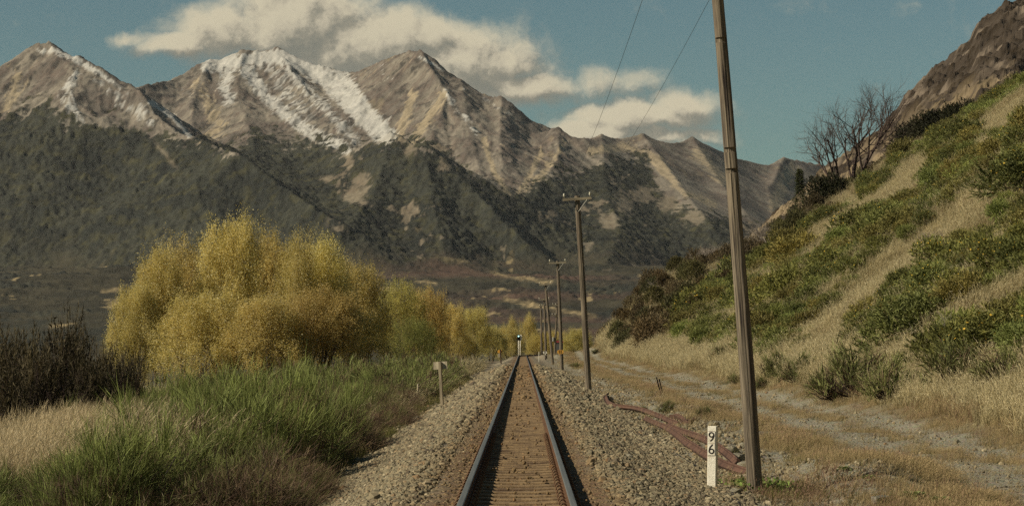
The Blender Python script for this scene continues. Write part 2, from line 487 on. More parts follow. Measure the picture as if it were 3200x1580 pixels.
# ------------------------------------------------------------------ terrain
def xc(Y):                        # track centre line: straight, then a curve
    d = np.maximum(np.asarray(Y, float) - 352, 0)
    lin = np.where(d > 220, 110 + (d - 220), d * d / 440)
    return -.06 + lin
S_PTS = [-400, -120, -60, -40, -25, -14, -8, -5.2, -4.2, -3.4, -2.5, -1.75, -1.35, -.80, -.66, -.5, .5, .66, .80, 1.35, 1.75, 2.35, 3.1, 3.8, 5, 6.5, 8, 9.5, 11, 400]
Z_PTS = [-7, -5, -4, -3.4, -2.4, -1.6, -1.15, -.98, -.95, -.88, -.62, -.26, -.155, -.150, -.185, -.2, -.2, -.185, -.150, -.155, -.26, -.45, -.55, -.66, -.68, -.74, -.72, -.7, -.55, -.5]
def hill(s, Y):
    d = s - 10.8 - 1.0 * vnoise(Y / 23, s * 0 + 3.3, 5)
    rise = .66 * (np.sqrt(d * d + 3) + d) / 2
    rise = rise + sstep(0, 8, d) * (1.1 * fbm(s, Y, 21, 3, .5, 31) + .35 * fbm(s, Y, 6, 2, .5, 35))
    rise = rise + 5.0 * np.exp(-((s - 20) / 8) ** 2 - ((Y - 342) / 30) ** 2)
    cap = 33 + .33 * (d - 50)
    k = 3.0
    h = np.clip(.5 + .5 * (cap - rise) / k, 0, 1)
    rise = cap * (1 - h) + rise * h - k * h * (1 - h)
    return np.where(d > -6, np.minimum(rise, 62), 0)
def H(x, Y):
    x, Y = np.broadcast_arrays(np.asarray(x, float), np.asarray(Y, float))
    s = x - xc(Y)
    z = np.interp(s, S_PTS, Z_PTS)
    rough = np.where(np.abs(s) < 1.3, .0, np.where(np.abs(s) < 3.6, .05, .10))
    z = z + rough * fbm(x, Y, 2.6, 3, .55, 3) + sstep(3.2, 5, np.abs(s)) * .16 * fbm(x, Y, 9, 2, .5, 8)
    z = z + .62 * sstep(270, 345, Y) * sstep(1.6, 3, s) * (1 - sstep(8, 14, s))
    z = z + .28 * np.exp(-((x - 5.3) / 1.0) ** 2 - ((Y - 38.5) / 4.0) ** 2) * 1.3      # gravel heaps by the near pole
    z = z + .22 * np.exp(-((x - 3.9) / .8) ** 2 - ((Y - 50) / 8.0) ** 2)
    z = z + hill(s, Y) * (1 - sstep(700, 900, Y))
    return z
def hit(u, v, ymax=900.0):        # first ground point on the pixel's sight line
    Y = np.geomspace(15, ymax, 4000)
    c = RC @ np.array([(u - 1600) / F, (790 - v) / F, -1.0])
    x, z = c[0] / c[1] * Y, c[2] / c[1] * Y + EYE
    below = np.nonzero(z < H(x, Y))[0]
    i = below[0] if len(below) else len(Y) - 1
    return np.array([x[i], Y[i], float(H(x[i], Y[i]))])

C_BAL, C_RUST, C_DIRT, C_STRAW, C_GRAVEL = (np.array(rgb(h)[:3]) for h in ('#877c65', '#73593c', '#4e4130', '#8d7446', '#87826f'))
C_GOLD, C_HILL, C_GREEN, C_FLAT, C_DARK = (np.array(rgb(h)[:3]) for h in ('#7a6f54', '#7a6e52', '#4c5030', '#4a4636', '#3a3126'))
def ground_colour(x, Y):
    s = x - xc(Y)
    n1 = fbm(x, Y, 3.5, 4, .6, 51); n2 = fbm(x, Y, 13, 3, .6, 57)
    c = np.broadcast_to(C_BAL, x.shape + (3,)).copy()
    def blend(col, k):
        nonlocal c
        c = c * (1 - k[..., None]) + col * k[..., None]
    blend(C_RUST, sstep(1.5, .75, np.abs(s) + .25 * n1) * .9)
    blend(C_DIRT, sstep(-3.2, -4.3, s + .5 * n1) * .8)
    blend(C_GREEN, sstep(-3.4, -5, s + .5 * n1) * np.clip(.45 + n2, 0, 1) * .5)
    blend(C_FLAT, sstep(-9, -20, s))
    blend(C_GRAVEL, sstep(2.6, 3.6, s + .4 * n1))
    gold = sstep(5.2, 6.4, s + .8 * n1 + .6 * n2)
    road = np.exp(-((s - 7.6 + .25 * n2) / .75) ** 2) + np.exp(-((s - 9.3 + .25 * n2) / .55) ** 2)
    blend(C_GOLD, gold * (1 - .9 * np.clip(road * 1.3, 0, 1)))
    blend(C_HILL, sstep(10.8, 12.5, s + .6 * n1))
    blend(C_DIRT, sstep(13, 20, s) * np.clip(.1 + .5 * n2, 0, .5))
    blend(C_DARK, sstep(255, 310, Y) * sstep(14, 20, s) * .7)
    blend(C_FLAT, sstep(420, 600, Y) * .9)
    return c
def axis(segs):
    out = []
    for a, b, st in segs:
        out.append(np.arange(a, b, st))
    return np.unique(np.round(np.concatenate(out), 3))
gx = axis([(-4000, -400, 400), (-400, -60, 20), (-60, -14, 1.5), (-14, -4.4, .4), (-4.4, 4.6, .16), (4.6, 14, .3), (14, 72, .75), (72, 130, 4), (130, 400, 25), (400, 4001, 400)])
gy = np.concatenate([np.arange(-60, 14, 6), np.arange(14, 24, 1.0), np.arange(24, 60, .3), np.arange(60, 120, .6), np.arange(120, 260, 1.2), np.arange(260, 420, 1.6),
                     np.arange(420, 700, 8), np.arange(700, 2400, 70), np.arange(2400, 9001, 400)])
GX, GY = np.meshgrid(gx, gy)
GZ = H(GX, GY)
GC = ground_colour(GX, GY)
me = make_mesh('ground', np.stack([GX, GY, GZ], -1).reshape(-1, 3), [grid_faces(len(gy), len(gx))], [M['ground']], GC.reshape(-1, 3), smooth=True)
tag(link('ground', me), kind='structure')

# ------------------------------------------------------------------ mountains: ridge lines fall away on both sides
def seg_height(X, Y, lines, seed):
    outs = []; dmain = np.full(X.shape, 1e9)
    wx = X + 60 * fbm(X, Y, 520, 3, .5, seed) + 9 * fbm(X, Y, 130, 2, .5, seed + 9)
    wy = Y + 60 * fbm(X, Y, 520, 3, .5, seed + 20) + 9 * fbm(X, Y, 130, 2, .5, seed + 29)
    for pix, k in lines:
        P = np.array([at(*p) for p in pix]); best = np.full(X.shape, -1e9)
        for a, b in zip(P[:-1], P[1:]):
            dx, dy = b[0] - a[0], b[1] - a[1]
            t = np.clip(((wx - a[0]) * dx + (wy - a[1]) * dy) / (dx * dx + dy * dy), 0, 1)
            tt = np.clip(((X - a[0]) * dx + (Y - a[1]) * dy) / (dx * dx + dy * dy), 0, 1)
            d = np.hypot(wx - a[0] - t * dx, wy - a[1] - t * dy)
            de = np.hypot(X - a[0] - tt * dx, Y - a[1] - tt * dy)
            if len(pix) > 5: dmain = np.minimum(dmain, de)
            near = np.exp(-(de / 110) ** 2)                   # keep the crest itself where it was drawn
            d = d * (1 - near) + de * near
            z = a[2] + (b[2] - a[2]) * (t * (1 - near) + tt * near) - k * d * (1 - np.minimum(d, 2600) * .00013)
            best = np.maximum(best, z)
        outs.append(best)
    top_ = np.max(outs, 0); T_ = 24.0
    return top_ + T_ * np.log(sum(np.exp(np.maximum((o_ - top_) / T_, -30)) for o_ in outs)), dmain
LINES = [
    ([(-500, 420, 6200), (-200, 330, 6050), (0, 222, 5900), (60, 185, 5850), (115, 155, 5800), (150, 152, 5800), (195, 172, 5750), (250, 188, 5700), (300, 210, 5650), (350, 240, 5600), (425, 272, 5550), (478, 355, 5420),
      (560, 409, 5300), (660, 453, 5150), (742, 485, 5020), (900, 590, 4850), (1050, 690, 4650)], .62),
    ([(150, 152, 5800), (235, 250, 5600), (200, 330, 5400)], .72),
    ([(425, 276, 6600), (490, 261, 6700), (541, 255, 6800), (604, 220, 6900), (660, 195, 7000), (755, 176, 7000), (868, 163, 7000), (925, 182, 6950), (1006, 214, 6900), (1100, 238, 6850)], .68),
    ([(660, 195, 7000), (610, 270, 6700), (600, 370, 6400)], .8),
    ([(755, 176, 7000), (740, 290, 6600), (790, 410, 6150), (800, 520, 5700)], .75),
    ([(868, 163, 7000), (950, 270, 6650), (1040, 370, 6300), (1100, 460, 5950)], .72),
    ([(1100, 238, 6850), (1189, 195, 6700), (1283, 160, 6600), (1314, 179, 6550), (1377, 220, 6500), (1440, 270, 6450), (1503, 308, 6400), (1566, 327, 6350), (1629, 377, 6300), (1692, 418, 6250), (1742, 421, 6200), (1824, 456, 6150)], .66),
    ([(1314, 179, 6550), (1400, 280, 6250), (1350, 370, 6020), (1330, 440, 5800)], .8),
    ([(1440, 270, 6450), (1470, 400, 6000), (1500, 520, 5600)], .8),
    ([(1566, 327, 6350), (1560, 430, 5950), (1570, 540, 5550)], .8),
    ([(1742, 421, 6200), (1745, 480, 5920), (1690, 560, 5600), (1660, 650, 5250)], .78),
    ([(960, 500, 5650), (1100, 462, 5520), (1226, 434, 5400), (1330, 468, 5300), (1440, 560, 5150), (1560, 680, 4950), (1660, 770, 4800)], .6),
    ([(1226, 434, 5400), (1160, 600, 5000), (1090, 730, 4700)], .66),
    ([(1330, 468, 5300), (1350, 630, 4950), (1390, 770, 4650)], .66),
    ([(1824, 456, 6150), (1880, 440, 6400), (2006, 434, 6500), (2094, 448, 6550), (2164, 445, 6700), (2200, 450, 6800), (2307, 497, 6900), (2402, 522, 7000), (2452, 503, 7200), (2490, 500, 7300), (2540, 508, 7400), (2620, 520, 7500), (2900, 480, 8000), (3700, 450, 8500)], .66),
    ([(2006, 434, 6500), (2090, 520, 6150), (2150, 590, 5850), (2240, 680, 5500)], .75),
    ([(2164, 445, 6700), (2230, 540, 6350), (2330, 640, 5900)], .78),
    ([(2452, 503, 7200), (2400, 590, 6600), (2420, 690, 6100)], .8),
    ([(1880, 440, 6400), (1890, 560, 5750), (1940, 690, 5250), (1890, 820, 4800)], .72),
]
mu = np.arange(-520, 3720, 5.0)
my = np.concatenate([np.arange(2200, 4400, 16), np.arange(4400, 6000, 5.5), np.arange(6000, 7100, 8), np.arange(7100, 8700, 40)])
MU, MY = np.meshgrid(mu, my)
MX = (MU - 1634) / F * MY
fan_top = 4650 - 150 * sstep(1100, 400, MU)
ft = np.clip((MY - 2300) / (fan_top - 2300), 0, 2.2)
fan = -7 + 148 * np.minimum(ft, 1) ** 1.25 + 60 * np.maximum(ft - 1, 0) + (10 * fbm(MX, MY, 600, 3, .5, 70) + 7 * ridged(MX, MY, 190, 3, .5, 75)) * sstep(.02, .5, ft)
rz, dmain = seg_height(MX, MY, LINES, 101)
def blur(a, nr, nc, times=3):
    for _ in range(times):
        for ax, n_ in ((0, nr), (1, nc)):
            pad = [(0, 0), (0, 0)]; pad[ax] = (n_ + 1, n_)
            c_ = np.cumsum(np.pad(a, pad, mode='edge'), axis=ax)
            L_ = a.shape[ax]
            hi_ = np.take(c_, np.arange(2 * n_ + 1, 2 * n_ + 1 + L_), axis=ax); lo_ = np.take(c_, np.arange(0, L_), axis=ax)
            a = (hi_ - lo_) / (2 * n_ + 1)
    return a
rz = rz + (blur(rz, 16, 26) - rz) * .62 * (1 - np.exp(-(dmain / 170) ** 2))      # weathering has rounded the spurs
above = np.clip((rz - fan) / 240, 0, 1)
gul = ridged(MX, MY, 260, 5, .5, 130)
gul2 = ridged(MX * 1.8, MY * .7, 70, 3, .55, 140)
crest = np.clip((rz - np.roll(rz, 6, 0)) * 0 + 1, 0, 1)
above = above * np.where(MU > 1750, 1 - .7 * sstep(1750, 1900, MU), 1)
rz = rz + above * (7 * (gul - .9) + 2.0 * (gul2 - .7))
kk = 26.0
hh = np.clip(.5 + .5 * (rz - fan) / kk, 0, 1)
MZ = fan * (1 - hh) + rz * hh + kk * hh * (1 - hh)
# cover
PU, PV = proj(MX, MY, MZ)
gy_, gx_ = np.gradient(MZ)
dyy = np.gradient(my)[:, None]; dxx = 5.0 / F * MY
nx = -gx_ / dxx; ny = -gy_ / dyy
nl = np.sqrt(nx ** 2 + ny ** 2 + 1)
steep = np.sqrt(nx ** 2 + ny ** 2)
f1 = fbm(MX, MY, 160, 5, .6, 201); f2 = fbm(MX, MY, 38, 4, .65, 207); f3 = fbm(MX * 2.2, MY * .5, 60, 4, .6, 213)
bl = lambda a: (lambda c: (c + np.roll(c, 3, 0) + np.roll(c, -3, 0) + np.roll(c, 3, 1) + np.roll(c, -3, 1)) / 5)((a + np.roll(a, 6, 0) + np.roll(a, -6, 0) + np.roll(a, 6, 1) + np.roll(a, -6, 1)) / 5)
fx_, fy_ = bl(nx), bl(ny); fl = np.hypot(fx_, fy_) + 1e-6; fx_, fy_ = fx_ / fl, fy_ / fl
streak = sum(fbm(MX + fx_ * k_ * 11, MY + fy_ * k_ * 11, 26, 3, .7, 221) for k_ in range(-7, 8)) / 15 * 3.2      # marks drawn out down the fall line
fine = sum(fbm(MX + fx_ * k_ * 5, MY + fy_ * k_ * 5, 11, 2, .7, 241) for k_ in range(-6, 7)) / 13 * 3.2
rill = sum(fbm(MX + fx_ * k_ * 26, MY + fy_ * k_ * 26, 75, 2, .6, 231) for k_ in range(-5, 6)) / 11 * 2.4
TREE_U = [-600, 0, 60, 100, 155, 200, 330, 450, 600, 740, 785, 850, 1000, 1090, 1140, 1226, 1330, 1400, 1440, 1500, 1560, 1600, 1640, 1690, 1800, 1850, 2030, 2045, 2100, 2200, 2300, 2400, 3800]
TREE_V = [430, 385, 345, 315, 318, 365, 378, 400, 440, 470, 415, 425, 430, 470, 455, 436, 450, 465, 515, 545, 585, 615, 595, 550, 545, 500, 486, 560, 630, 650, 700, 720, 760]
tv = np.interp(MU, TREE_U, TREE_V)
forest = sstep(-5, 5, PV - tv + 34 * f2 + 24 * f1 + 22 * streak)
scar = sstep(.52, .72, f3 * .5 + f1 * .75 + .1 * ny) * sstep(1000, 1080, MU)       # slips of bare rock among the trees
scar = np.maximum(scar, np.exp(-((MU - (470 + (PV - 430) * .82)) / 7) ** 2) * sstep(425, 470, PV) * sstep(540, 500, PV) * .8)
for (su, sv, ru, rv) in [(1110, 610, 40, 30), (1090, 500, 14, 40), (1030, 560, 30, 12), (1900, 690, 34, 30), (1950, 640, 24, 40), (2090, 640, 40, 30), (2170, 680, 36, 24), (1720, 675, 16, 14), (1850, 870, 46, 20),
                         (1130, 560, 30, 26), (1060, 715, 18, 10), (1840, 770, 14, 16), (2010, 610, 40, 26), (1280, 470, 22, 30)]:
    scar = np.maximum(scar, sstep(1.15, .55, np.hypot((MU - su) / ru, (PV - sv) / rv) + .45 * f2 + .4 * f3))
forest = forest * (1 - .75 * scar)
f0 = fbm(MX, MY, 480, 4, .6, 205)
onfan = sstep(60, -50, rz - fan + 55 * f1 + 70 * f0 + 20 * f2) * sstep(5400, 4800, MY)
C = lambda h: np.array(rgb(h)[:3])
tus = sstep(-.22, .22, .6 * f1 + .8 * rill + .35 * fine)
rockc = lerp3(C('#7f7769'), C('#696157'), tus)                                   # pale scree and brown tussock
rockc = lerp3(rockc, C('#5c5047'), sstep(.1, .3, streak + .5 * f1 + .3 * fine) * .6)
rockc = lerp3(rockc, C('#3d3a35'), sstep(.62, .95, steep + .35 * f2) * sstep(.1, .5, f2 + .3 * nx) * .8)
zs = MZ + 40 * f1 + 45 * f2 + 30 * f3
def trace(lines):                 # soft stripes along polylines laid on the mountain side
    out = np.zeros(MX.shape)
    for pl, wd, st in lines:
        for (u0, v0), (u1, v1) in zip(pl[:-1], pl[1:]):
            dx, dy = u1 - u0, v1 - v0
            t_ = np.clip(((PU - u0) * dx + (PV - v0) * dy) / (dx * dx + dy * dy), 0, 1)
            out = np.maximum(out, st * np.exp(-(np.hypot(PU - u0 - t_ * dx, PV - v0 - t_ * dy) / wd) ** 2))
    return out
SNOW = [([(650, 205), (740, 190), (870, 178), (930, 195)], 30, 1.25), ([(720, 215), (700, 270), (720, 310)], 34, .85), ([(770, 220), (830, 300), (900, 360), (960, 410), (1080, 465)], 30, 1.05),
        ([(960, 205), (1040, 260), (1120, 345), (1210, 435)], 42, 1.3), ([(900, 215), (950, 270), (1010, 330), (1070, 400), (1110, 440)], 34, .8), ([(840, 200), (900, 300), (960, 360)], 46, .72), ([(1060, 235), (1130, 330), (1190, 410)], 34, 1.15),
        ([(180, 168), (240, 188), (300, 222), (360, 262)], 16, .95), ([(235, 235), (200, 310), (260, 380)], 28, .75), ([(300, 250), (390, 330), (470, 382)], 34, .66), ([(380, 275), (470, 350)], 26, .6), ([(470, 320), (540, 365), (592, 422)], 10, 1.2),
        ([(120, 158), (180, 160)], 9, .9), ([(1310, 178), (1345, 196), (1385, 220)], 8, .95), ([(1395, 282), (1430, 345), (1490, 415)], 15, .75), ([(1190, 205), (1225, 270)], 30, .42), ([(1450, 275), (1600, 362)], 11, .6), ([(570, 280), (640, 300)], 30, .45)]
sm = trace(SNOW)
snow = sstep(.55, .84, sm + .16 * f2 + (.24 * streak + .24 * fine) * (1.2 - .45 * sm)) * .70 * (1 - .6 * sstep(1.0, 1.4, steep + .4 * f2))
crag = sstep(.15, .38, f2 + .35 * f1 + .3 * fine) * trace([([(900, 300), (1000, 370), (1080, 430)], 48, 1.0), ([(860, 250), (960, 300)], 40, .7), ([(500, 290), (560, 330), (690, 420)], 60, .8), ([(300, 235), (420, 290)], 24, .9), ([(1380, 225), (1500, 320), (1640, 390)], 12, 1.0), ([(430, 272), (600, 240)], 14, .9)])
rockc = lerp3(rockc, C('#47433d'), np.clip(crag * 1.1, 0, 1))
specks = sstep(.35, .5, vnoise(MX / 16, MY / 22, 431) + .5 * vnoise(MX / 7, MY / 10, 432)) * sstep(1.3, .9, sm)
rockc = lerp3(rockc, C('#3c3934'), specks * sstep(.2, .5, sm) * .8)
snow = snow * (1 - .8 * np.clip(np.maximum(crag, specks), 0, 1))
screes = trace([([(1290, 300), (1250, 420), (1230, 440)], 16, .8), ([(1390, 290), (1320, 400), (1290, 440)], 14, .9), ([(1510, 440), (1545, 540), (1600, 622)], 8, 1.0), ([(1690, 480), (1640, 580), (1602, 625)], 9, 1.0), ([(1760, 450), (1700, 540), (1640, 600)], 14, .6), ([(1850, 470), (1960, 458), (2060, 500), (2110, 580)], 16, .8), ([(2030, 490), (2120, 590), (2230, 640)], 14, .7),
                ([(2180, 480), (2260, 560)], 24, .6), ([(2470, 530), (2420, 640)], 24, .7), ([(60, 240), (20, 340)], 30, .5), ([(620, 270), (690, 400), (640, 440)], 30, .5)])
rockc = lerp3(rockc, C('#97896f'), sstep(.3, .55, screes + .3 * streak + .25 * fine) * .85)
fcol0 = lerp3(C('#393a31'), C('#292b26'), np.clip(.5 + f1, 0, 1))
fcol = lerp3(C('#393a31'), C('#292b26'), np.clip(.5 + f1, 0, 1))
fcol = lerp3(fcol, C('#4e4a2e'), np.clip(f2, 0, 1) * .5)
rockc = rockc * (1 + .30 * np.clip(fine, -1, 1) + .12 * np.clip(streak, -1, 1))[..., None]
mott = vnoise(MX / 11, MY / 15, 421) + .6 * vnoise(MX / 24, MY / 30, 422) + .5 * vnoise(MX / 6, MY / 8, 423)
fcol = fcol * (1 + .26 * np.clip(mott, -1, 1))[..., None]
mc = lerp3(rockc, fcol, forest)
mc = lerp3(mc, C('#8d8065'), np.clip(scar * 1.0, 0, 1) * .35)
fanc = lerp3(C('#433f31'), C('#343228'), np.clip(.5 + 1.1 * f1, 0, 1))
fanc = lerp3(fanc, fcol0, sstep(-.1, .35, f0 + .4 * f2 + .25 * f1) * .85)
fanc = lerp3(fanc, C('#57453a'), np.clip(.2 + fbm(MX, MY, 420, 3, .5, 301), 0, 1) * sstep(900, 1500, MU))
fanc = lerp3(fanc, C('#a08e68'), sstep(.78, .95, fbm(MX, MY * .2, 60, 4, .6, 311) + .25 * f1) * .7)
fanc = lerp3(fanc, C('#9c8a66'), np.clip(trace([([(1370, 805), (1470, 817)], 7, 1), ([(1540, 850), (1620, 868), (1740, 884)], 6, .8), ([(1580, 935), (1700, 960), (1860, 992)], 6, 1), ([(320, 912), (372, 902)], 5, .9), ([(320, 946), (412, 942)], 4, .9), ([(160, 1020), (205, 1014)], 6, .9), ([(1300, 880), (1360, 886)], 5, .7)]) * (1 + 1.6 * f2), 0, 1) * .8)
mc = lerp3(mc, fanc, onfan)
mc = lerp3(mc, C('#c4c2b8'), snow * (1 - forest))
# tree crowns give the forest its grain
canopy = np.clip(forest * (1 - onfan) + onfan * (.2 + .8 * sstep(-.1, .35, f0 + .4 * f2)), 0, 1)
trees = vnoise(MX / 11, MY / 15, 401) * 3.6 + vnoise(MX / 7, MY / 9.5, 402) * 2.8 + vnoise(MX / 26, MY / 34, 403) * 4.5
MZ = MZ + canopy * trees * sstep(2600, 3600, MY)
MZ = MZ + (1 - canopy) * (1.6 * f2 + 4.0 * np.minimum(rill, .4) + 2.2 * streak + 1.1 * fine + .9 * ridged(MX, MY, 30, 2, .5, 411)) * sstep(.15, .5, above)
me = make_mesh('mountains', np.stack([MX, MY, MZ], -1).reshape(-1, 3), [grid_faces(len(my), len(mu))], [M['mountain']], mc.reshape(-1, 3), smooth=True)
tag(link('mountains', me), kind='structure')

# rocky hill standing behind the gorse slope
ru = np.arange(2280, 4300, 4.0); ry = np.concatenate([np.arange(560, 1480, 3.2), np.arange(1480, 1900, 20)])
RU, RY = np.meshgrid(ru, ry)
RX = (RU - 1634) / F * RY
SKY_U = [2200, 2400, 2504, 2578, 2660, 2760, 2804, 2842, 2936, 3037, 3062, 3100, 3141, 3200, 3400, 3700, 4400]
SKY_V = [900, 700, 604, 532, 475, 402, 343, 296, 207, 123, 69, 42, 12, -6, -60, -40, -20]
top = (1076 - np.interp(RU + 10 * fbm(RX, RY, 60, 3, .6, 501), SKY_U, SKY_V)) / F * 1460
g = np.interp(RY, [560, 800, 1460, 1900], [-.1, .3, 1.0, .75])
RZ = EYE + top * g + (ridged(RX, RY, 70, 4, .55, 511) - .8) * 5.5 * sstep(600, 900, RY) * sstep(1455, 1380, RY) + 1.6 * fbm(RX, RY, 9, 3, .6, 517)
q1 = fbm(RX, RY, 48, 5, .62, 521); q2 = fbm(RX, RY, 10, 4, .6, 527)
rcx = lerp3(C('#3d352c'), C('#4d443a'), np.clip(.5 + q1, 0, 1))
rcx = lerp3(rcx, C('#2c2419'), sstep(.05, .5, q2) * .8)
rcx = lerp3(rcx, C('#75695a'), sstep(.28, .5, ridged(RX, RY, 55, 4, .5, 531) * .25 + q1 * .55) * .75)
_, RV = proj(RX, RY, RZ)
rcx = lerp3(rcx, C('#85755a'), sstep(.1, .5, q1 + .5 * q2 + .25) * sstep(-40, 60, RV - np.interp(RU, [2500, 2900, 3200, 3600], [580, 330, 190, 60])) * .8)
RZ = RZ + np.clip(q2, -.4, .8) * 2.2
me = make_mesh('rocky_hill', np.stack([RX, RY, RZ], -1).reshape(-1, 3), [grid_faces(len(ry), len(ru))], [M['rocky']], rcx.reshape(-1, 3), smooth=False)
tag(link('rocky_hill', me), kind='structure')
# ------------------------------------------------------------------ haze: a little air between here and the peaks
hz = MB()
hz.box((0, 4500, 500), (8400, 9300, 1120))
m, t = newmat('haze_air')
m.node_tree.nodes.clear()
pv = t.n('ShaderNodeVolumePrincipled', Color=(.74, .73, .70, 1), Density=HAZE, Anisotropy=.2)
om = t.n('ShaderNodeOutputMaterial'); t.t.links.new(pv.outputs[0], om.inputs['Volume'])
HAZE_MAT = m

# ------------------------------------------------------------------ railway track
TRACK_Y = np.concatenate([np.arange(6, 340, 4.0), np.arange(340, 485, 2.0)])
track = thing('railway_track', 'single narrow gauge railway track with worn steel rails running straight to a distant bend', 'railway track', (-.06, 0, 0))
RAIL_PROF = np.array([(-.064, -.152), (.064, -.152), (.064, -.142), (.012, -.126), (.009, -.045), (.030, -.034), (.035, -.024), (.035, -.010), (.027, -.0015), (.012, 0), (-.012, 0), (-.027, -.0015), (-.035, -.010), (-.035, -.024), (-.030, -.034), (-.009, -.045), (-.012, -.126), (-.064, -.142)])
def sweep(path, nrm, prof, mats, name, top=()):
    path = np.asarray(path, float); n, k = len(path), len(prof)
    T = np.gradient(path, axis=0); T /= np.linalg.norm(T, axis=1)[:, None]
    up = np.broadcast_to(np.asarray(nrm, float), path.shape)
    side = np.cross(T, up); side /= np.linalg.norm(side, axis=1)[:, None]
    up2 = np.cross(side, T)
    V = path[:, None] + prof[None, :, 0:1] * side[:, None] + prof[None, :, 1:2] * up2[:, None]
    j = np.arange(k); j2 = (j + 1) % k
    q = np.concatenate([np.stack([r * k + j, r * k + j2, (r + 1) * k + j2, (r + 1) * k + j], -1) for r in range(n - 1)])
    mi = np.tile(np.isin(j, top).astype(int), n - 1)
    caps = [np.arange(k)[None, ::-1], (np.arange(k) + (n - 1) * k)[None]]
    return make_mesh(name, V.reshape(-1, 3), [q] + caps, mats, midx=np.concatenate([mi, [0, 0]]))
for sgn in (-1, 1):
    px_ = xc(TRACK_Y) + .06
    dxy = np.gradient(px_, TRACK_Y); nn = np.hypot(1, dxy)
    path = np.stack([px_ + sgn * .5685 / nn, TRACK_Y - sgn * .5685 * dxy / nn, np.zeros_like(px_)], -1)
    link('rail', sweep(path, (0, 0, 1), RAIL_PROF, [M['rail_side'], M['rail_top']], 'rail', top=(7, 8, 9, 10, 11)), track)
SP = .66
sy = 20.6 + SP * np.arange(702)
def sleeper_mb(y, seed):
    r = np.random.default_rng(seed); b = MB()
    cx = float(xc(y)) + .06
    hx = np.array([-1.06, -.85, -.5, -.25, 0, .25, .5, .85, 1.06]); zt = -.157 - np.array([.03, .012, .0, .012, .02, .012, 0, .012, .03]) + r.normal(0, .002, 9)
    rows = []
    for k, x in enumerate(hx):
        w_ = .122
        rows += [(x, -w_, -.30), (x, -w_ * .86, zt[k] - .012), (x, -w_ * .72, zt[k]), (x, w_ * .72, zt[k]), (x, w_ * .86, zt[k] - .012), (x, w_, -.30)]
    V = np.array(rows)
    q = [[a * 6 + i, a * 6 + i + 1, (a + 1) * 6 + i + 1, (a + 1) * 6 + i] for a in range(8) for i in range(5)]
    q = [f[::-1] for f in q]
    ang = math.atan(float((xc(y + .5) - xc(y - .5))))
    R = np.array([[math.cos(-ang), -math.sin(-ang), 0], [math.sin(-ang), math.cos(-ang), 0], [0, 0, 1]])
    b.add(V @ R.T + [cx, y, 0], q)
    b.Ft.append(np.array([[0, 2, 1], [0, 3, 2], [0, 5, 3], [5, 4, 3]]) + b.n - 54)
    return b
cl = MB()                         # one sprung clip with its shoulder
a_ = np.linspace(-.3, math.pi + .3, 12)
for off in (-.028, .030):
    pts = np.stack([.042 + .036 * np.cos(a_) * 1.0, np.full(12, off) + .018 * np.cos(a_ * .5), .006 + .042 * np.sin(a_)], -1)
    cl.tube(pts, .0085, 5)
cl.box((.07, 0, -.008), (.03, .09, .03))
clip_me = cl.mesh('clip', [M['clip']])
for k in range(100):
    s_ = sleeper_mb(sy[k], k).build('sleeper', M['sleeper'], track)
    if k < 40:
        for cx, rz_ in ((-.5685 + .035, 0), (-.5685 - .035, math.pi), (.5685 + .035, 0), (.5685 - .035, math.pi)):
            c = link('clip', clip_me, s_); c.location = (cx, sy[k], -.148); c.rotation_euler = (0, 0, rz_)
rest = MB()
for k in range(100, len(sy)):
    b = sleeper_mb(sy[k], k)
    rest.add(np.vstack(b.V), np.vstack(b.Fq), np.vstack(b.Ft))
tag(rest.build('sleeper', M['sleeper'], track), kind='stuff')

# ------------------------------------------------------------------ ballast: loose broken stone
stones = []
for k in range(7):
    r = np.random.default_rng(60 + k)
    g = (1 + 5 ** .5) / 2
    V = np.array([(-1, g, 0), (1, g, 0), (-1, -g, 0), (1, -g, 0), (0, -1, g), (0, 1, g), (0, -1, -g), (0, 1, -g), (g, 0, -1), (g, 0, 1), (-g, 0, -1), (-g, 0, 1)]) / 1.9
    T = [(0, 11, 5), (0, 5, 1), (0, 1, 7), (0, 7, 10), (0, 10, 11), (1, 5, 9), (5, 11, 4), (11, 10, 2), (10, 7, 6), (7, 1, 8), (3, 9, 4), (3, 4, 2), (3, 2, 6), (3, 6, 8), (3, 8, 9), (4, 9, 5), (2, 4, 11), (6, 2, 10), (8, 6, 7), (9, 8, 1)]
    V = V * (1 + r.uniform(-.2, .2, (12, 1))) + r.normal(0, .07, (12, 3)) * np.array([1, r.uniform(.6, .9), r.uniform(.45, .72)])
    stones.append(make_mesh('stone', V, [np.array(T)], [M['stone']]))
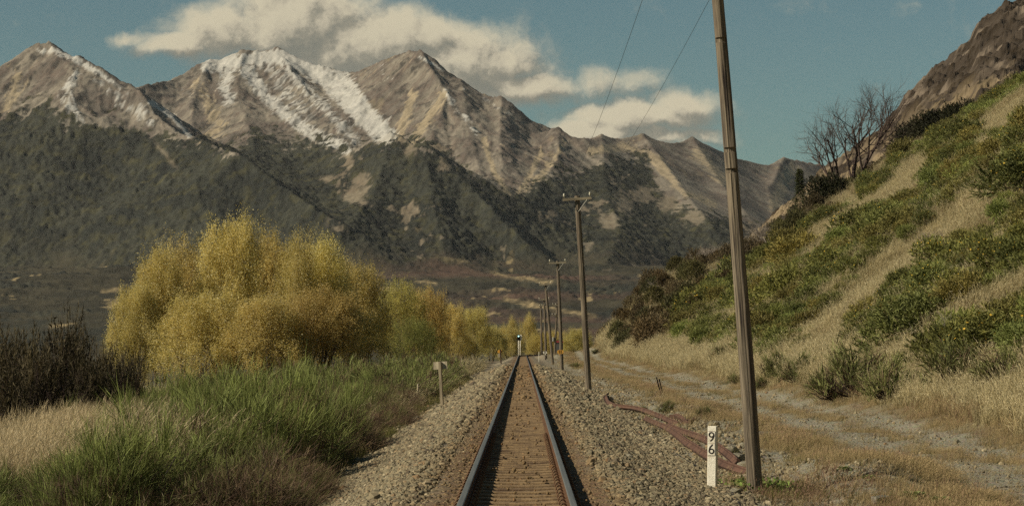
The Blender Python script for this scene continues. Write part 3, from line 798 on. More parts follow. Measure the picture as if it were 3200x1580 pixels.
def lay_stones():
    P, S = [], []
    for y0, y1, dens, size in ((21, 34, 520, .024), (34, 50, 380, .026), (50, 76, 180, .035), (76, 120, 52, .058), (120, 200, 14, .09)):
        n = int((y1 - y0) * 7.2 * dens)
        y = rng.uniform(y0, y1, n); s = rng.uniform(-3.7, 3.5, n)
        keep = (np.abs(s) > 1.10) | (rng.random(n) < .62)
        # between the rails stones lie in the cribs, and only a few on the sleepers themselves
        ph = ((y - 20.6 + SP / 2) % SP) - SP / 2
        on = (np.abs(ph) < .135) & (np.abs(s) < 1.1)
        keep &= ~on | (rng.random(n) < .035)
        keep &= ~((np.abs(np.abs(s) - .5685) < .085))
        edge = np.where(s > 0, sstep(3.5, 2.7, s + .5 * fbm(s, y, 2.3, 2, .5, 71)), sstep(-4.3, -2.5, s + .5 * fbm(s, y, 2.3, 2, .5, 72)))
        keep &= rng.random(n) < edge
        y, s, on = y[keep], s[keep], on[keep]
        sz = size * np.exp(rng.normal(0, .33, len(y)))
        sz = np.where(np.abs(s) < 1.0, sz * .72, sz)
        x = s + xc(y)
        z = H(x, y) + np.where(on, .045, 0) + np.where((np.abs(s) < 1.05) & ~on, -.012, .004)
        P.append(np.stack([x, y, z], -1)); S.append(sz)
    return np.vstack(P), np.concatenate(S)
P, S = lay_stones()
R = np.stack([rng.normal(0, .5, len(P)), rng.normal(0, .5, len(P)), rng.uniform(0, 6.28, len(P))], -1)
scatter('ballast_gravel', P, stones, R, S)
# finer gravel and cobbles over the flat beside the line
P, S = [], []
for y0, y1, dens, size in ((28, 48, 130, .022), (48, 80, 40, .035), (80, 170, 10, .06)):
    n = int((y1 - y0) * 9 * dens)
    y = rng.uniform(y0, y1, n); s = rng.uniform(2.7, 11.0, n)
    road = np.exp(-((s - 7.7) / .5) ** 2) + np.exp(-((s - 9.25) / .5) ** 2)
    pr = np.clip(sstep(6.3, 4.6, s + fbm(s, y, 5, 2, .5, 73)) + road * .8, 0.03, 1)
    k = rng.random(n) < pr
    y, s = y[k], s[k]
    P.append(np.stack([s + xc(y), y, H(s + xc(y), y)], -1)); S.append(size * np.exp(rng.normal(-.2, .5, len(y))) * np.where(s > 6.5, .6, 1))
P, S = np.vstack(P), np.concatenate(S)
R = np.stack([rng.normal(0, .4, len(P)), rng.normal(0, .4, len(P)), rng.uniform(0, 6.28, len(P))], -1)
scatter('loose_gravel', P, stones, R, np.minimum(S, .085))

# ------------------------------------------------------------------ poles
def pole_post(h, r0, r1, notches=(), seed=0, facets=30, rough=.085):
    r = np.random.default_rng(seed); b = MB()
    zs = list(np.linspace(-.5, h, 44))
    for nz in notches: zs += [nz - .075, nz - .07, nz - .01, nz, nz + .05]
    zs = np.array(sorted(zs)); a = np.arange(facets) * 2 * np.pi / facets
    grain = r.normal(0, 1, facets); grain2 = r.normal(0, 1, facets)
    R_ = []
    for z in zs:
        t_ = np.clip(z / h, 0, 1); rad = r0 + (r1 - r0) * t_
        rr = rad * (1 + rough * (grain * math.cos(t_ * 5 + 1) + grain2 * math.sin(t_ * 7)) * .55)
        for nz in notches:
            face = np.cos(a - (-math.pi * .42)) > .15
            if nz - .072 < z < nz - .005: rr = np.where(face, rr * .70, rr)
        R_.append(rr)
    R_ = np.array(R_)
    bend = .02 * np.sin(zs / h * 3.1)
    V = np.stack([R_ * np.cos(a) + bend[:, None], R_ * np.sin(a), np.repeat(zs[:, None], facets, 1)], -1).reshape(-1, 3)
    k = np.arange(facets); k2 = (k + 1) % facets; n = len(zs)
    q = np.concatenate([np.stack([i * facets + k, i * facets + k2, (i + 1) * facets + k2, (i + 1) * facets + k], -1) for i in range(n - 1)])
    V = np.vstack([V, [[bend[-1], 0, h + .01]]])
    b.add(V, q, np.stack([(n - 1) * facets + k, (n - 1) * facets + k2, np.full(facets, n * facets)], -1))
    return b
def insulator_mb(x, z):
    b = MB()
    b.lathe([(.0, 0), (.012, 0), (.012, .10), (.045, .11), (.05, .13), (.028, .145), (.055, .16), (.058, .185), (.03, .20), (.036, .215), (.034, .25), (.0, .262)], 14, (x, -.0, z))
    return b
def utility_pole(label, u, vb, vt, utop, zbase=None, Y=None, r0=.135, r1=.10, notches=(), arm=1.40, seed=0, armdrop=.16):
    base = hit(u, vb) if Y is None else at(u, vb, Y)
    base[2] = min(base[2], float(H(base[0], base[1])) + .02)
    topp = at(utop, vt, base[1])
    h = np.linalg.norm(topp - base)
    lean = math.asin((topp[0] - base[0]) / h)
    o = thing('utility_pole', label, 'utility pole', base, (0.0, lean, 0), 'timber poles carrying the lineside wires')
    pole_post(h, r0, r1, notches, seed).build('post', M['pole_wood'], o, smooth=False)
    b = MB(); b.box((0, -r1 - .045, h - armdrop), (arm, .09, .12), bevel=.008); ar = b.build('crossarm', M['arm_wood'], o)
    for sg in (-1, 1):
        insulator_mb(sg * (arm / 2 - .075), h - armdrop + .045).build('insulator', M['porcelain'], o, True).location = (0, -r1 - .045, 0)
        b = MB(); b.tube([(sg * arm * .34, -r1 - .09, h - armdrop - .05), (sg * .02, -r1 - .03, h - armdrop - .62)], .016, 6); b.build('brace', M['galv'], o)
    bpy.context.view_layer.update()
    mw = np.array(Matrix.Translation(Vector(base)) @ Euler((0, lean, 0)).to_matrix().to_4x4())
    tips = [(mw @ np.array([sg * (arm / 2 - .075), -r1 - .045, h - armdrop + .25, 1]))[:3] for sg in (-1, 1)]
    return o, base, h, tips
POLES = []
top1 = at(2236, -235, 35.6)
POLES.append(utility_pole('thick notched leaning timber pole standing just behind the white 96 post', 2360, 1500, -235, 2223, Y=35.6, r0=.112, r1=.082, notches=(6.71, 5.08, 4.77, 7.4), seed=1))
POLES.append(utility_pole('tall timber pole with crossarm standing past the bent rusty rail, two pale insulators on top', 1839, 1216, 612, 1803, seed=2, r0=.15, r1=.125))
POLES.append(utility_pole('greenish timber pole with crossarm that carries the amber speed board near its foot', 1756, 1159, 815, 1742, seed=3, r0=.15, r1=.115))
POLES.append(utility_pole('slender leaning timber pole between the amber board pole and the white arrow board', 1727, 1138, 884, 1704, seed=4, r0=.16, r1=.12))
POLES.append(utility_pole('timber pole with crossarm rising behind the white arrow board', 1707, 1127, 932, 1700, seed=5, Y=312, r0=.15, r1=.12))
POLES.append(utility_pole('smallest and most distant timber pole in the lineside row, next to the white peg', 1693, 1113, 953, 1690, seed=6, Y=352, r0=.16, r1=.12, arm=.5))
for k, sd in ((0, 'left'), (1, 'right')):
    b = MB()
    for (o1, b1, h1, t1), (o2, b2, h2, t2) in zip(POLES[:-1], POLES[1:]):
        tt = np.linspace(0, 1, 16)[:, None]
        L_ = np.linalg.norm(t2[k] - t1[k])
        p = t1[k] * (1 - tt) + t2[k] * tt
        p[:, 2] -= 4 * .0062 * L_ * (tt * (1 - tt))[:, 0]
        b.tube(p, .0042, 4, False)
    back = POLES[0][3][k]                 # on towards the pole behind the camera
    tt = np.linspace(0, 1, 10)[:, None]; q_ = np.array([back[0] + .3, -36, back[2]]); p = back * (1 - tt) + q_ * tt; p[:, 2] -= 4 * .45 * (tt * (1 - tt))[:, 0]
    b.tube(p, .0042, 4, False)
    tag(b.build('overhead_wire', M['wire'], smooth=True), 'thin dark wire strung along the pole tops, the one nearer the ' + ('railway track' if k == 0 else 'gorse hillside'), 'overhead wire', 'wires strung between the poles')
# stouter electrical pole by the hut
bp = at(1733, 1107, 345); bp[2] = float(H(bp[0], bp[1])); tp = at(1741, 947, 345); hh_ = tp[2] - bp[2]
o = thing('power_pole', 'distant dark power pole with two short crossarms beside the grey louvred hut', 'power pole', bp, (0, math.asin((tp[0] - bp[0]) / hh_), 0))
pole_post(hh_, .15, .12, (), 9).build('post', M['pole_wood'], o)
for zz in (hh_ - .3, hh_ - 1.75):
    b = MB(); b.box((-.15, -.16, zz), (1.1, .09, .11), bevel=.01); b.build('crossarm', M['arm_wood'], o)
    for xx in (-.62, -.2, .3): insulator_mb(xx, zz + .05).build('insulator', M['porcelain'], o, True).location = (0, -.16, 0)
b = MB(); b.lathe([(0, 0), (.17, 0), (.17, .55), (.15, .6), (0, .6)], 14, (-.28, -.05, 2.1)); b.build('transformer_can', M['galv'], o)

# ------------------------------------------------------------------ kilometre post
kp = at(2226, 1512, 35.0); kp[2] = float(H(kp[0], kp[1]))
o = thing('marker_post', 'white concrete distance post with black 9 over 6, standing beside the rusty old rails', 'marker post', kp, (0, math.radians(.8), math.radians(-17)))
b = MB(); b.box((0, 0, .36), (.128, .125, 1.08), bevel=.007)
post = b.build('post', M['white_paint'], o)
b = MB(); b.box((-.006, -.0645, .655), (.104, .004, .352)); plate = b.build('number_plate', M['white_paint'], o)
b = MB()
for zz, wd in ((.83, .10), (.652, .085), (.48, .09)): b.box((-.004, -.0672, zz), (wd, .0022, .004))
b.box((.046, -.0672, .655), (.003, .0022, .34))
b.build('seam', M['old_rust'], o)
for ch, zz in (('9', .742), ('6', .565)):
    tm = link('digit', text_mesh(ch, .2, M['black_paint'], 'digit', .0015, .0), o)
    tm.location = (-.006, -.0685, zz); tm.rotation_euler = (math.pi / 2, 0, 0)

# ------------------------------------------------------------------ old rails lying beside the track
OLD_PROF = RAIL_PROF * 1.0 + np.array([0, .076])
def old_rail(label, pix, lift, nrm, flip=1):
    pts = []
    for (u, v) in pix:
        p = hit(u, v + 4); pts.append(p)
    pts = np.array(pts); n = 48
    d = np.concatenate([[0], np.cumsum(np.linalg.norm(np.diff(pts, axis=0), axis=1))])
    tt = np.linspace(0, d[-1], n)
    q = np.stack([np.interp(tt, d, pts[:, k]) for k in range(3)], -1)
    for _ in range(3): q[1:-1] = (q[:-2] + 2 * q[1:-1] + q[2:]) / 4
    zz_ = H(q[:, 0], q[:, 1]); cf = np.polyfit(tt, zz_, 3); q[:, 2] = np.polyval(cf, tt) + lift + .05
    return tag(link('old_rail', sweep(q, nrm, OLD_PROF, [M['old_rust']], 'old_rail')), label, 'old rail', 'discarded rusty rails beside the line')
old_rail('longest straight rusty rail, lying nearest the ballast and passing behind the white post', [(2015, 1306), (2081, 1345), (2141, 1390), (2205, 1436), (2262, 1466), (2330, 1494)], .055, (.72, .0, .7))
old_rail('straight rusty rail lying just behind the long one, ending at the boulders by the pole', [(2086, 1332), (2147, 1356), (2205, 1384), (2301, 1456)], .06, (.62, .0, .78))
old_rail('sharply bent reddish rail curling up beside the ballast', [(1899, 1236), (1892, 1246), (1900, 1262), (1927, 1277), (1960, 1279), (2004, 1287), (2053, 1302), (2116, 1322)], .075, (.6, 0, .8))
old_rail('short brown rail end poking from the grass behind the bent rail', [(2100, 1303), (2130, 1311), (2163, 1321)], .06, (.9, 0, .4))

# ------------------------------------------------------------------ boards, pegs and stakes
sb = at(1382, 1256, 92); sb[2] = float(H(sb[0], sb[1])); stp = at(1374, 1129, 92); hb = stp[2] - sb[2]
o = thing('timber_sign', 'weathered timber signboard seen from behind on a squared grey post by the bushes', 'trackside sign', sb, (0, math.asin((stp[0] - sb[0]) / hb), math.radians(-14)))
b = MB(); b.box((0, 0, hb / 2 - .2), (.105, .12, hb + .4), bevel=.008); b.build('post', M['post_wood'], o)
b = MB(); b.box((-.01, .085, hb - .145), (.55, .03, .29), bevel=.003); b.build('board', M['board_wood'], o)
yb = at(1564, 1131, 272); yb[2] = float(H(yb[0], yb[1])); hb = at(1561, 1092, 272)[2] - yb[2]
o = thing('amber_board', 'round ended amber board seen from behind on a dark post along the fence', 'trackside sign', yb, (0, -.06, 0))
b = MB(); b.box((.08, -.06, hb / 2 - .1), (.15, .13, hb + .2), bevel=.01); b.build('post', M['iron'], o)
def pill(wd, ht, n=10):
    r_ = ht / 2
    a = np.linspace(-math.pi / 2, math.pi / 2, n)
    return np.vstack([np.c_[wd / 2 - r_ + r_ * np.cos(a), r_ * np.sin(a)], np.c_[-(wd / 2 - r_) - r_ * np.cos(a), -r_ * np.sin(a)]])
b = MB(); b.prism(pill(.56, .36), 0, .03, (.03, .03, hb - .19)); b.build('board', M['amber_sign'], o)
b = MB(); b.box((-.1, .05, hb - .62), (.24, .03, .42), bevel=.004); b.build('lower_panel', M['board_wood'], o)
# amber 55 board on the third pole
p3, pb3 = POLES[2][0], POLES[2][1]
sp = at(1751, 1098.5, pb3[1] - .28)
o = thing('speed_board', 'round ended amber board with black 55, fixed in front of the greenish pole', 'speed sign', sp)
b = MB(); b.prism(pill(.53, .31), 0, .02); b.build('board', M['amber_sign'], o)
b = MB(); b.box((-.05, .03, -.18), (.05, .02, .16)); b.build('bracket', M['amber_sign'], o)
tm = link('digit', text_mesh('55', .31, M['black_paint'], 'digit', .003, .006), o); tm.location = (0, -.004, 0); tm.rotation_euler = (math.pi / 2, 0, 0)
wp = at(1706, 1126, 300); wp[2] = float(H(wp[0], wp[1])); sp = at(1703, 1100.5, 300); hs = sp[2] - wp[2]
o = thing('arrow_board', 'small white rectangular board with 55 and a slanting arrow strip below, near the poles', 'speed sign', (sp[0], 299.3, wp[2]))
b = MB(); b.box((.1, .05, hs / 2 - .2), (.13, .12, hs + .4), bevel=.01); b.build('post', M['black_paint'], o)
b = MB(); b.box((0, -.03, hs), (.50, .025, .27), bevel=.003); b.build('board', M['white_paint'], o)
b = MB(); b.prism([(-.11, -.13), (.02, -.13), (.14, -.36), (.06, -.33)], -.04, -.02, (.03, 0, hs)); b.build('arrow_strip', M['white_paint'], o)
tm = link('digit', text_mesh('55', .26, M['black_paint'], 'digit', .003, .004), o); tm.location = (0, -.048, hs); tm.rotation_euler = (math.pi / 2, 0, 0)
wp = at(1684, 1124, 262); wp[2] = float(H(wp[0], wp[1])); hs = at(1684, 1099, 262)[2] - wp[2]
b = MB(); b.box((0, 0, hs / 2 - .1), (.07, .07, hs + .2), bevel=.006)
o = b.build('marker_peg', M['white_paint']); o.location = wp
tag(o, 'slim white marker peg on the ballast edge before the pole row', 'marker peg')
# signal
sg = at(1623, 1107, 384); sg[2] = float(H(sg[0], sg[1])); hs = at(1623, 1063, 384)[2] - sg[2]
o = thing('railway_signal', 'railway colour light signal showing green on twin white posts at the bend', 'railway signal', sg)
for xx in (-.14, .15):
    b = MB(); b.tube([(xx, 0, -.4), (xx, 0, hs)], .055, 10); b.build('post', M['white_paint'], o, True)
b = MB()
for k in range(9): b.box((0, 0, .3 + k * .26), (.29, .04, .03))
b.build('ladder_rungs', M['white_paint'], o)
def obround(w_, h_, n=12):
    r_ = w_ / 2; a = np.linspace(0, math.pi, n)
    return np.vstack([np.c_[r_ * np.cos(a), h_ / 2 - r_ + r_ * np.sin(a)], np.c_[-r_ * np.cos(a), -(h_ / 2 - r_) - r_ * np.sin(a)]])
b = MB(); b.prism(obround(.52, .98), -.03, .0, (-.13, 0, hs + .46)); hd = b.build('signal_head', M['black_paint'], o)
b = MB()
for zz in (.22, -.2):
    a = np.linspace(-.2, math.pi + .2, 9); pts = [(.15 * math.cos(x), .15 * math.sin(x)) for x in a]
    V = np.array([[-.13 + x, y, hs + .46 + zz + z] for y in (-.30, -.03) for x, z in pts]); n = len(pts)
    b.add(V, [[i, i + 1, n + i + 1, n + i] for i in range(n - 1)])
b.build('hood', M['black_paint'], hd)
b = MB(); b.prism([(.115 * math.cos(x), .115 * math.sin(x)) for x in np.linspace(0, 6.28, 17)[:-1]], -.05, -.034, (-.13, 0, hs + .68)); b.build('lamp', M['lamp'], hd)
b = MB(); b.prism(obround(.52, .98), .1, .13, (.16, 0, hs + .46)); b.build('rear_head', M['white_paint'], o)
# hut
hu = at(1747, 1107, 358); hu[2] = float(H(hu[0], hu[1])) - .03
o = thing('relay_hut', 'small grey louvred equipment hut with dull red roof among the poles', 'hut', hu)
b = MB()
b.box((0, 0, .92), (1.15, 1.3, 1.95))
for k in range(14): b.box((0, -.655, .12 + k * .13), (1.1, .05, .07), R=Matrix.Rotation(.5, 3, 'X'))
b.build('body', M['grey_louvre'], o)
b = MB(); b.box((0, 0, 2.02), (1.35, 1.5, .24), taper=.86); b.build('roof', M['red_roof'], o)
b = MB(); b.box((0, 0, -.1), (1.3, 1.45, .18)); b.build('plinth', M['concrete'], o)
# fence along the broom
FX = -4.7
fence = thing('wire_fence', 'old wire fence of rusty iron standards and a few pale timber stubs along the broom', 'fence', (-4.7, 104, 0))
fx = [(1306, 1246, 1199, 1), (1318, 1232, 1193, 0), (1344, 1229, 1160, 0), (1364, 1224, 1152, 0), (1396, 1190, 1133, 0), (1410, 1184, 1126, 0), (1420, 1178, 1124, 0), (1432, 1170, 1121, 0), (1445, 1163, 1117, 1), (1452, 1161, 1131, 0), (1475, 1152, 1117, 0), (1492, 1146, 1114, 0), (1506, 1142, 1111, 0)]
tops = []
for k, (u, vb, vt, wood) in enumerate(fx):
    Yp = 7555 * 2.45 / (vb - 1076)
    p = at(u, vb, Yp); p[2] = float(H(p[0], p[1])); h_ = max(.55, at(u, vt, Yp)[2] - p[2])
    b = MB(); r_ = np.random.default_rng(k)
    tilt = r_.normal(0, .03)
    c0 = p - np.array([-4.7, 104, 0])
    if wood: b.tube([c0 - [0, 0, .3], c0 + [tilt * h_, 0, h_]], [.05, .042], 8); b.build('post', M['board_wood'], fence)
    else:
        b.box(c0 + [0, 0, h_ / 2 - .1], (.05, .012, h_ + .2), R=Matrix.Rotation(tilt, 3, 'Y')); b.box(c0 + [0, .015, h_ / 2 - .1], (.012, .045, h_ + .2), R=Matrix.Rotation(tilt, 3, 'Y')); b.build('post', M['iron'], fence)
    tops.append(c0 + [0, 0, h_])
b = MB()
for dz in (.1, .42, .72):
    b.tube(np.array(tops) - [0, 0, dz], .003, 4, False)
b.build('wire', M['wire'], fence)
for (u1, v1, u2, v2, lab) in ((2064, 1229, 2050, 1179, 'taller dark iron stake leaning in the dry grass across from the bent rail'), (2071, 1232, 2059, 1185, 'shorter dark iron stake leaning beside its taller twin in the grass')):
    p = hit(u1, v1); q_ = at(u2, v2, p[1])
    b = MB(); b.box((0, 0, (q_[2] - p[2]) / 2), (.05, .014, q_[2] - p[2] + .1)); b.box((0, .02, (q_[2] - p[2]) / 2), (.014, .04, q_[2] - p[2] + .1))
    o = b.build('iron_stake', M['iron']); o.location = p; o.rotation_euler = (.05, math.atan2(q_[0] - p[0], q_[2] - p[2]), .3)
    tag(o, lab, 'stake', 'pair of iron stakes')
# boulders
def boulder_mesh(seed):
    import bmesh
    r = np.random.default_rng(seed); bm = bmesh.new()
    bmesh.ops.create_icosphere(bm, subdivisions=3, radius=1)
    pl = [(Vector(r.normal(0, 1, 3)).normalized(), r.uniform(.55, .85)) for _ in range(11)]
    for v in bm.verts:
        for nrm_, d in pl:
            k = v.co.dot(nrm_) - d
            if k > 0: v.co -= nrm_ * k * .93
        v.co *= 1 + .03 * math.sin(v.co.x * 9 + seed) * math.cos(v.co.y * 8)
    me = bpy.data.meshes.new('boulder'); bm.to_mesh(me); bm.free(); me.materials.append(M['rock'])
    return me
BL = [(2292, 1404, 50, 28, 'long flat grey boulder on top of the heap behind the white post'), (2275, 1425, 34, 26, 'cracked tan boulder in the middle of the heap behind the white post'), (2308, 1428, 46, 34, 'large pale pointed boulder leaning against the heap by the pole'),
      (2326, 1452, 42, 26, 'low rounded boulder touching the foot of the near pole'), (2258, 1412, 30, 20, 'small grey boulder at the track edge of the heap'), (2322, 1392, 24, 18, 'small boulder above the heap, tucked behind the pole'),
      (2297, 1534, 38, 24, 'dark angular rock lying at the foot of the white post'), (2492, 1502, 40, 30, 'grey boulder in the grass a little way from the near pole'), (2430, 1424, 18, 10, 'little flat stone on the gravel past the near pole'), (2640, 1520, 34, 14, 'flat slab of grey rock on the gravel heap'),
      (2560, 1512, 40, 16, 'broad low grey rock half sunk in the gravel heap'), (2150, 1520, 28, 14, 'pale tan rock on the ballast beside the white post'), (1965, 1425, 34, 12, 'pale sandy slab lying on the ballast shoulder')]
for k, (u, v, wpx, hpx, lab) in enumerate(BL):
    p = hit(u, v + hpx * .4); s_ = p[1] / F
    o = link('boulder', boulder_mesh(k), None); o.location = (p[0], p[1] + .08, p[2] + hpx * s_ * .30)
    o.scale = (wpx * s_ * .62, wpx * s_ * .5, hpx * s_ * .68); o.rotation_euler = (random.uniform(-.3, .3), random.uniform(-.3, .3), random.uniform(0, 6))
    tag(o, lab, 'boulder', 'boulders beside the line')
p = hit(2318, 1502); b = MB(); b.tube([(-.09, -.02, .05), (.09, .03, .06)], [.055, .06], 9); o = b.build('log_end', M['board_wood']); o.location = p; tag(o, 'short sawn log end lying against the near pole foot', 'log')
pts = [hit(u, v) for u, v in ((2236, 1497), (2262, 1520), (2290, 1548), (2306, 1572), (2316, 1592))]
b = MB(); b.tube(np.array(pts) + [0, 0, .025], .014, 6); tag(b.build('ground_cable', M['cable'], smooth=True), 'thick black cable running over the ballast from the white post', 'cable')
pts = [hit(u, v) for u, v in ((1960, 1298), (1995, 1335), (2035, 1370), (2075, 1393), (2120, 1425), (2150, 1445), (2192, 1468))]
b = MB(); b.tube(np.array(pts) + [0, 0, .03], .009, 5); tag(b.build('ground_cable', M['cable'], smooth=True), 'thin black cable lying along the ballast beside the old rails', 'cable')
p = hit(2752, 1572)
o = thing('metal_bracket', 'pale angular metal bracket lying in the gravel by the leafy rosettes', 'bracket', p, (0.1, -.1, .5))
b = MB(); b.box((0, 0, .05), (.22, .14, .10), bevel=.006); b.build('channel', M['galv'], o)
b = MB(); b.box((.21, .02, .035), (.17, .2, .03), R=Matrix.Rotation(.35, 3, 'Y')); b.build('flange', M['galv'], o)
for (a_, b_, lab) in (((2450, 1480), (2398, 1496), 'dark fallen stick on the gravel beside the near pole'), ((2960, 1577), (3060, 1561), 'long thin stick lying in golden grass by the gravel road')):
    p1, p2 = hit(*a_), hit(*b_)
    b = MB(); tt = np.linspace(0, 1, 7)[:, None]; pp = p1 * (1 - tt) + p2 * tt + [0, 0, .02] + rng.normal(0, .008, (7, 3)); b.tube(pp, np.linspace(.012, .006, 7), 5)
    tag(b.build('stick', M['dead_bark']), lab, 'stick')
# ------------------------------------------------------------------ plant makers
def nrmz(a): return a / (np.linalg.norm(a, axis=-1, keepdims=True) + 1e-9)
def blades(mb, P, D, L, W, c0, c1, seg=3, bend=None, r=rng):
    """tapered strips from P along D; bend adds a sideways droop"""
    n = len(P); D = nrmz(np.asarray(D, float))
    side = nrmz(np.cross(D, r.normal(0, 1, (n, 3))))
    L = np.broadcast_to(L, (n,)); W = np.broadcast_to(W, (n,))
    bend = np.zeros((n, 3)) if bend is None else bend
    V, C = [], []
    c0 = np.broadcast_to(c0, (n, 3)); c1 = np.broadcast_to(c1, (n, 3))
    for k in range(seg):
        t_ = k / seg
        p = P + D * (L * t_)[:, None] + bend * (L * t_ * t_)[:, None]
        w_ = (W * (1 - .75 * t_) * .5)[:, None]
        V += [p - side * w_, p + side * w_]; cc = c0 * (1 - t_) + c1 * t_; C += [cc, cc]
    V.append(P + D * L[:, None] + bend * L[:, None]); C.append(c1)
    m_ = 2 * seg + 1
    V = np.stack(V, 1).reshape(-1, 3); C = np.stack(C, 1).reshape(-1, 3)
    o = np.arange(n)[:, None] * m_
    q = np.concatenate([np.concatenate([o + 2 * k, o + 2 * k + 1, o + 2 * k + 3, o + 2 * k + 2], 1) for k in range(seg - 1)]) if seg > 1 else []
    t3 = np.concatenate([o + 2 * seg - 2, o + 2 * seg - 1, o + 2 * seg], 1)
    mb.add(V, q, t3, C)
def leaves(mb, P, L, W, col, D=None, r=rng):
    n = len(P)
    D = nrmz(r.normal(0, 1, (n, 3)) + np.array([0, 0, -.5])) if D is None else nrmz(D)
    S_ = nrmz(np.cross(D, r.normal(0, 1, (n, 3))))
    L = np.broadcast_to(L, (n,))[:, None]; W = np.broadcast_to(W, (n,))[:, None]
    V = np.stack([P, P + D * L * .45 + S_ * W * .5, P + D * L, P + D * L * .45 - S_ * W * .5], 1).reshape(-1, 3)
    mb.add(V, np.arange(4 * n).reshape(n, 4), (), np.repeat(col, 4, 0))
def mixc(a, b, t_): return np.asarray(a)[:3] * (1 - t_[:, None]) + np.asarray(b)[:3] * t_[:, None]
def dome(n, r, rad=1.0, hgt=1.0, fill=.6):
    a = r.uniform(0, 2 * np.pi, n); ct = r.uniform(0, 1, n); st = np.sqrt(1 - ct * ct)
    q = r.uniform(fill, 1, n) ** .5
    return np.stack([rad * st * np.cos(a) * q, rad * st * np.sin(a) * q, hgt * ct * q], -1)

def tuft(seed, n, h, spread, w_, c0, c1, seedc=None, lean=(.25, .06), curl=.25):
    r = np.random.default_rng(seed); mb = MB()
    a = r.uniform(0, 6.28, n); q = np.sqrt(r.random(n)) * spread
    P_ = np.stack([q * np.cos(a), q * np.sin(a), np.full(n, -.03)], -1)
    D_ = np.stack([np.cos(a) * q / spread * .35 + r.normal(0, .16, n) + lean[0], np.sin(a) * q / spread * .35 + r.normal(0, .16, n) + lean[1], np.ones(n)], -1)
    L_ = h * r.uniform(.45, 1.05, n)
    bend = np.stack([r.normal(curl * .6, curl, n), r.normal(0, curl, n), -np.abs(r.normal(curl * .8, curl * .4, n))], -1)
    blades(mb, P_, D_, L_, w_ * r.uniform(.7, 1.4, n), mixc(c0, c1, r.random(n) * .4), mixc(c0, c1, .6 + .4 * r.random(n)), 3, bend, r)
    if seedc is not None:         # feathery seed heads
        tip = P_ + nrmz(D_) * L_[:, None] + bend * L_[:, None]
        k = r.random(n) < .5
        for j in range(5):
            d_ = nrmz(nrmz(D_[k]) + bend[k] * 2 + r.normal(0, .22, (k.sum(), 3)))
            blades(mb, tip[k] - d_ * .05 * j, d_, .085 * h ** .5, .007 * max(1, w_ / .012), seedc, seedc * 1.1, 2, None, r)
    return mb.mesh('grass_tuft', [M['grass']])
c3 = lambda h: np.array(rgb(h)[:3])

# --- grass kinds
g_straw = [tuft(200 + k, 26, .62, .26, .011, c3('#786c4a'), c3('#bcae82'), c3('#bcb08a')) for k in range(4)]
g_gold = [tuft(210 + k, 20, .34, .26, .007, c3('#6f6345'), c3('#ae9c70'), c3('#a08c66'), (.08, .02), .16) for k in range(4)]
g_red = [tuft(215 + k, 18, .36, .26, .007, c3('#675343'), c3('#957860'), c3('#8f705c'), (.08, .02), .16) for k in range(2)]
g_green = [tuft(220 + k, 24, .36, .2, .012, c3('#3b3d1c'), c3('#6d6a33'), None, (.05, .02), .3) for k in range(3)]
g_pale = [tuft(230 + k, 20, 1.5, .3, .007, c3('#74674a'), c3('#bdac86'), c3('#c0b08c'), (.14, .03), .12) for k in range(4)]
g_low = [tuft(240 + k, 40, .13, .25, .012, c3('#3f4420'), c3('#77753d'), None, (.0, .0), .4) for k in range(3)]

def crest(u):
    """the skyline point of the slope in pixel column u"""
    Y = np.geomspace(80, 420, 1500); x_ = (u - 1634) / F * Y; z_ = H(x_, Y); el = (z_ - EYE) / Y
    i = int(np.argmax(el)); return np.array([x_[i], Y[i], z_[i]])
TAN = [([(2905, 522), (2779, 635), (2603, 742), (2540, 774)], 34), ([(3260, 310), (3106, 415)], 40), ([(3119, 610), (3012, 698), (2886, 786), (2792, 850), (2666, 985), (2560, 1130)], 52),
       ([(3260, 930), (3031, 1013), (2918, 1082), (2855, 1160)], 44), ([(2490, 900), (2420, 880), (2360, 935)], 30), ([(2700, 610), (2560, 690), (2480, 770)], 14), ([(2250, 830), (2160, 925), (2100, 975)], 28),
       ([(2440, 770), (2380, 810)], 16), ([(2260, 1010), (2360, 985), (2500, 960)], 18), ([(3200, 770), (3080, 840)], 30)]
def tan_dist(u, v):
    best = np.full(np.shape(u), 1e9)
    for pl, wd in TAN:
        for (u0, v0), (u1, v1) in zip(pl[:-1], pl[1:]):
            dx, dy = u1 - u0, v1 - v0
            t_ = np.clip(((u - u0) * dx + (v - v0) * dy) / (dx * dx + dy * dy), 0, 1)
            best = np.minimum(best, np.hypot(u - u0 - t_ * dx, v - v0 - t_ * dy) / wd)
    return best
def strew(n, y0, y1, s0, s1, power=1.0, margin=60):
    """ground points in the photographed wedge of land (and a little beyond), thinning out with distance"""
    y = y0 * (y1 / y0) ** (rng.random(n) ** power)
    s = rng.uniform(s0, s1, n)
    x = s + xc(y)
    z = H(x, y)
    u, v = proj(x, y, z)
    k = (u > -260) & (u < 3460) & (v < 1700)
    return x[k], y[k], z[k], s[k], u[k], v[k]
def rots(n, tilt=.12): return np.stack([rng.normal(0, tilt, n), rng.normal(0, tilt, n), rng.uniform(-.9, .9, n)], -1)

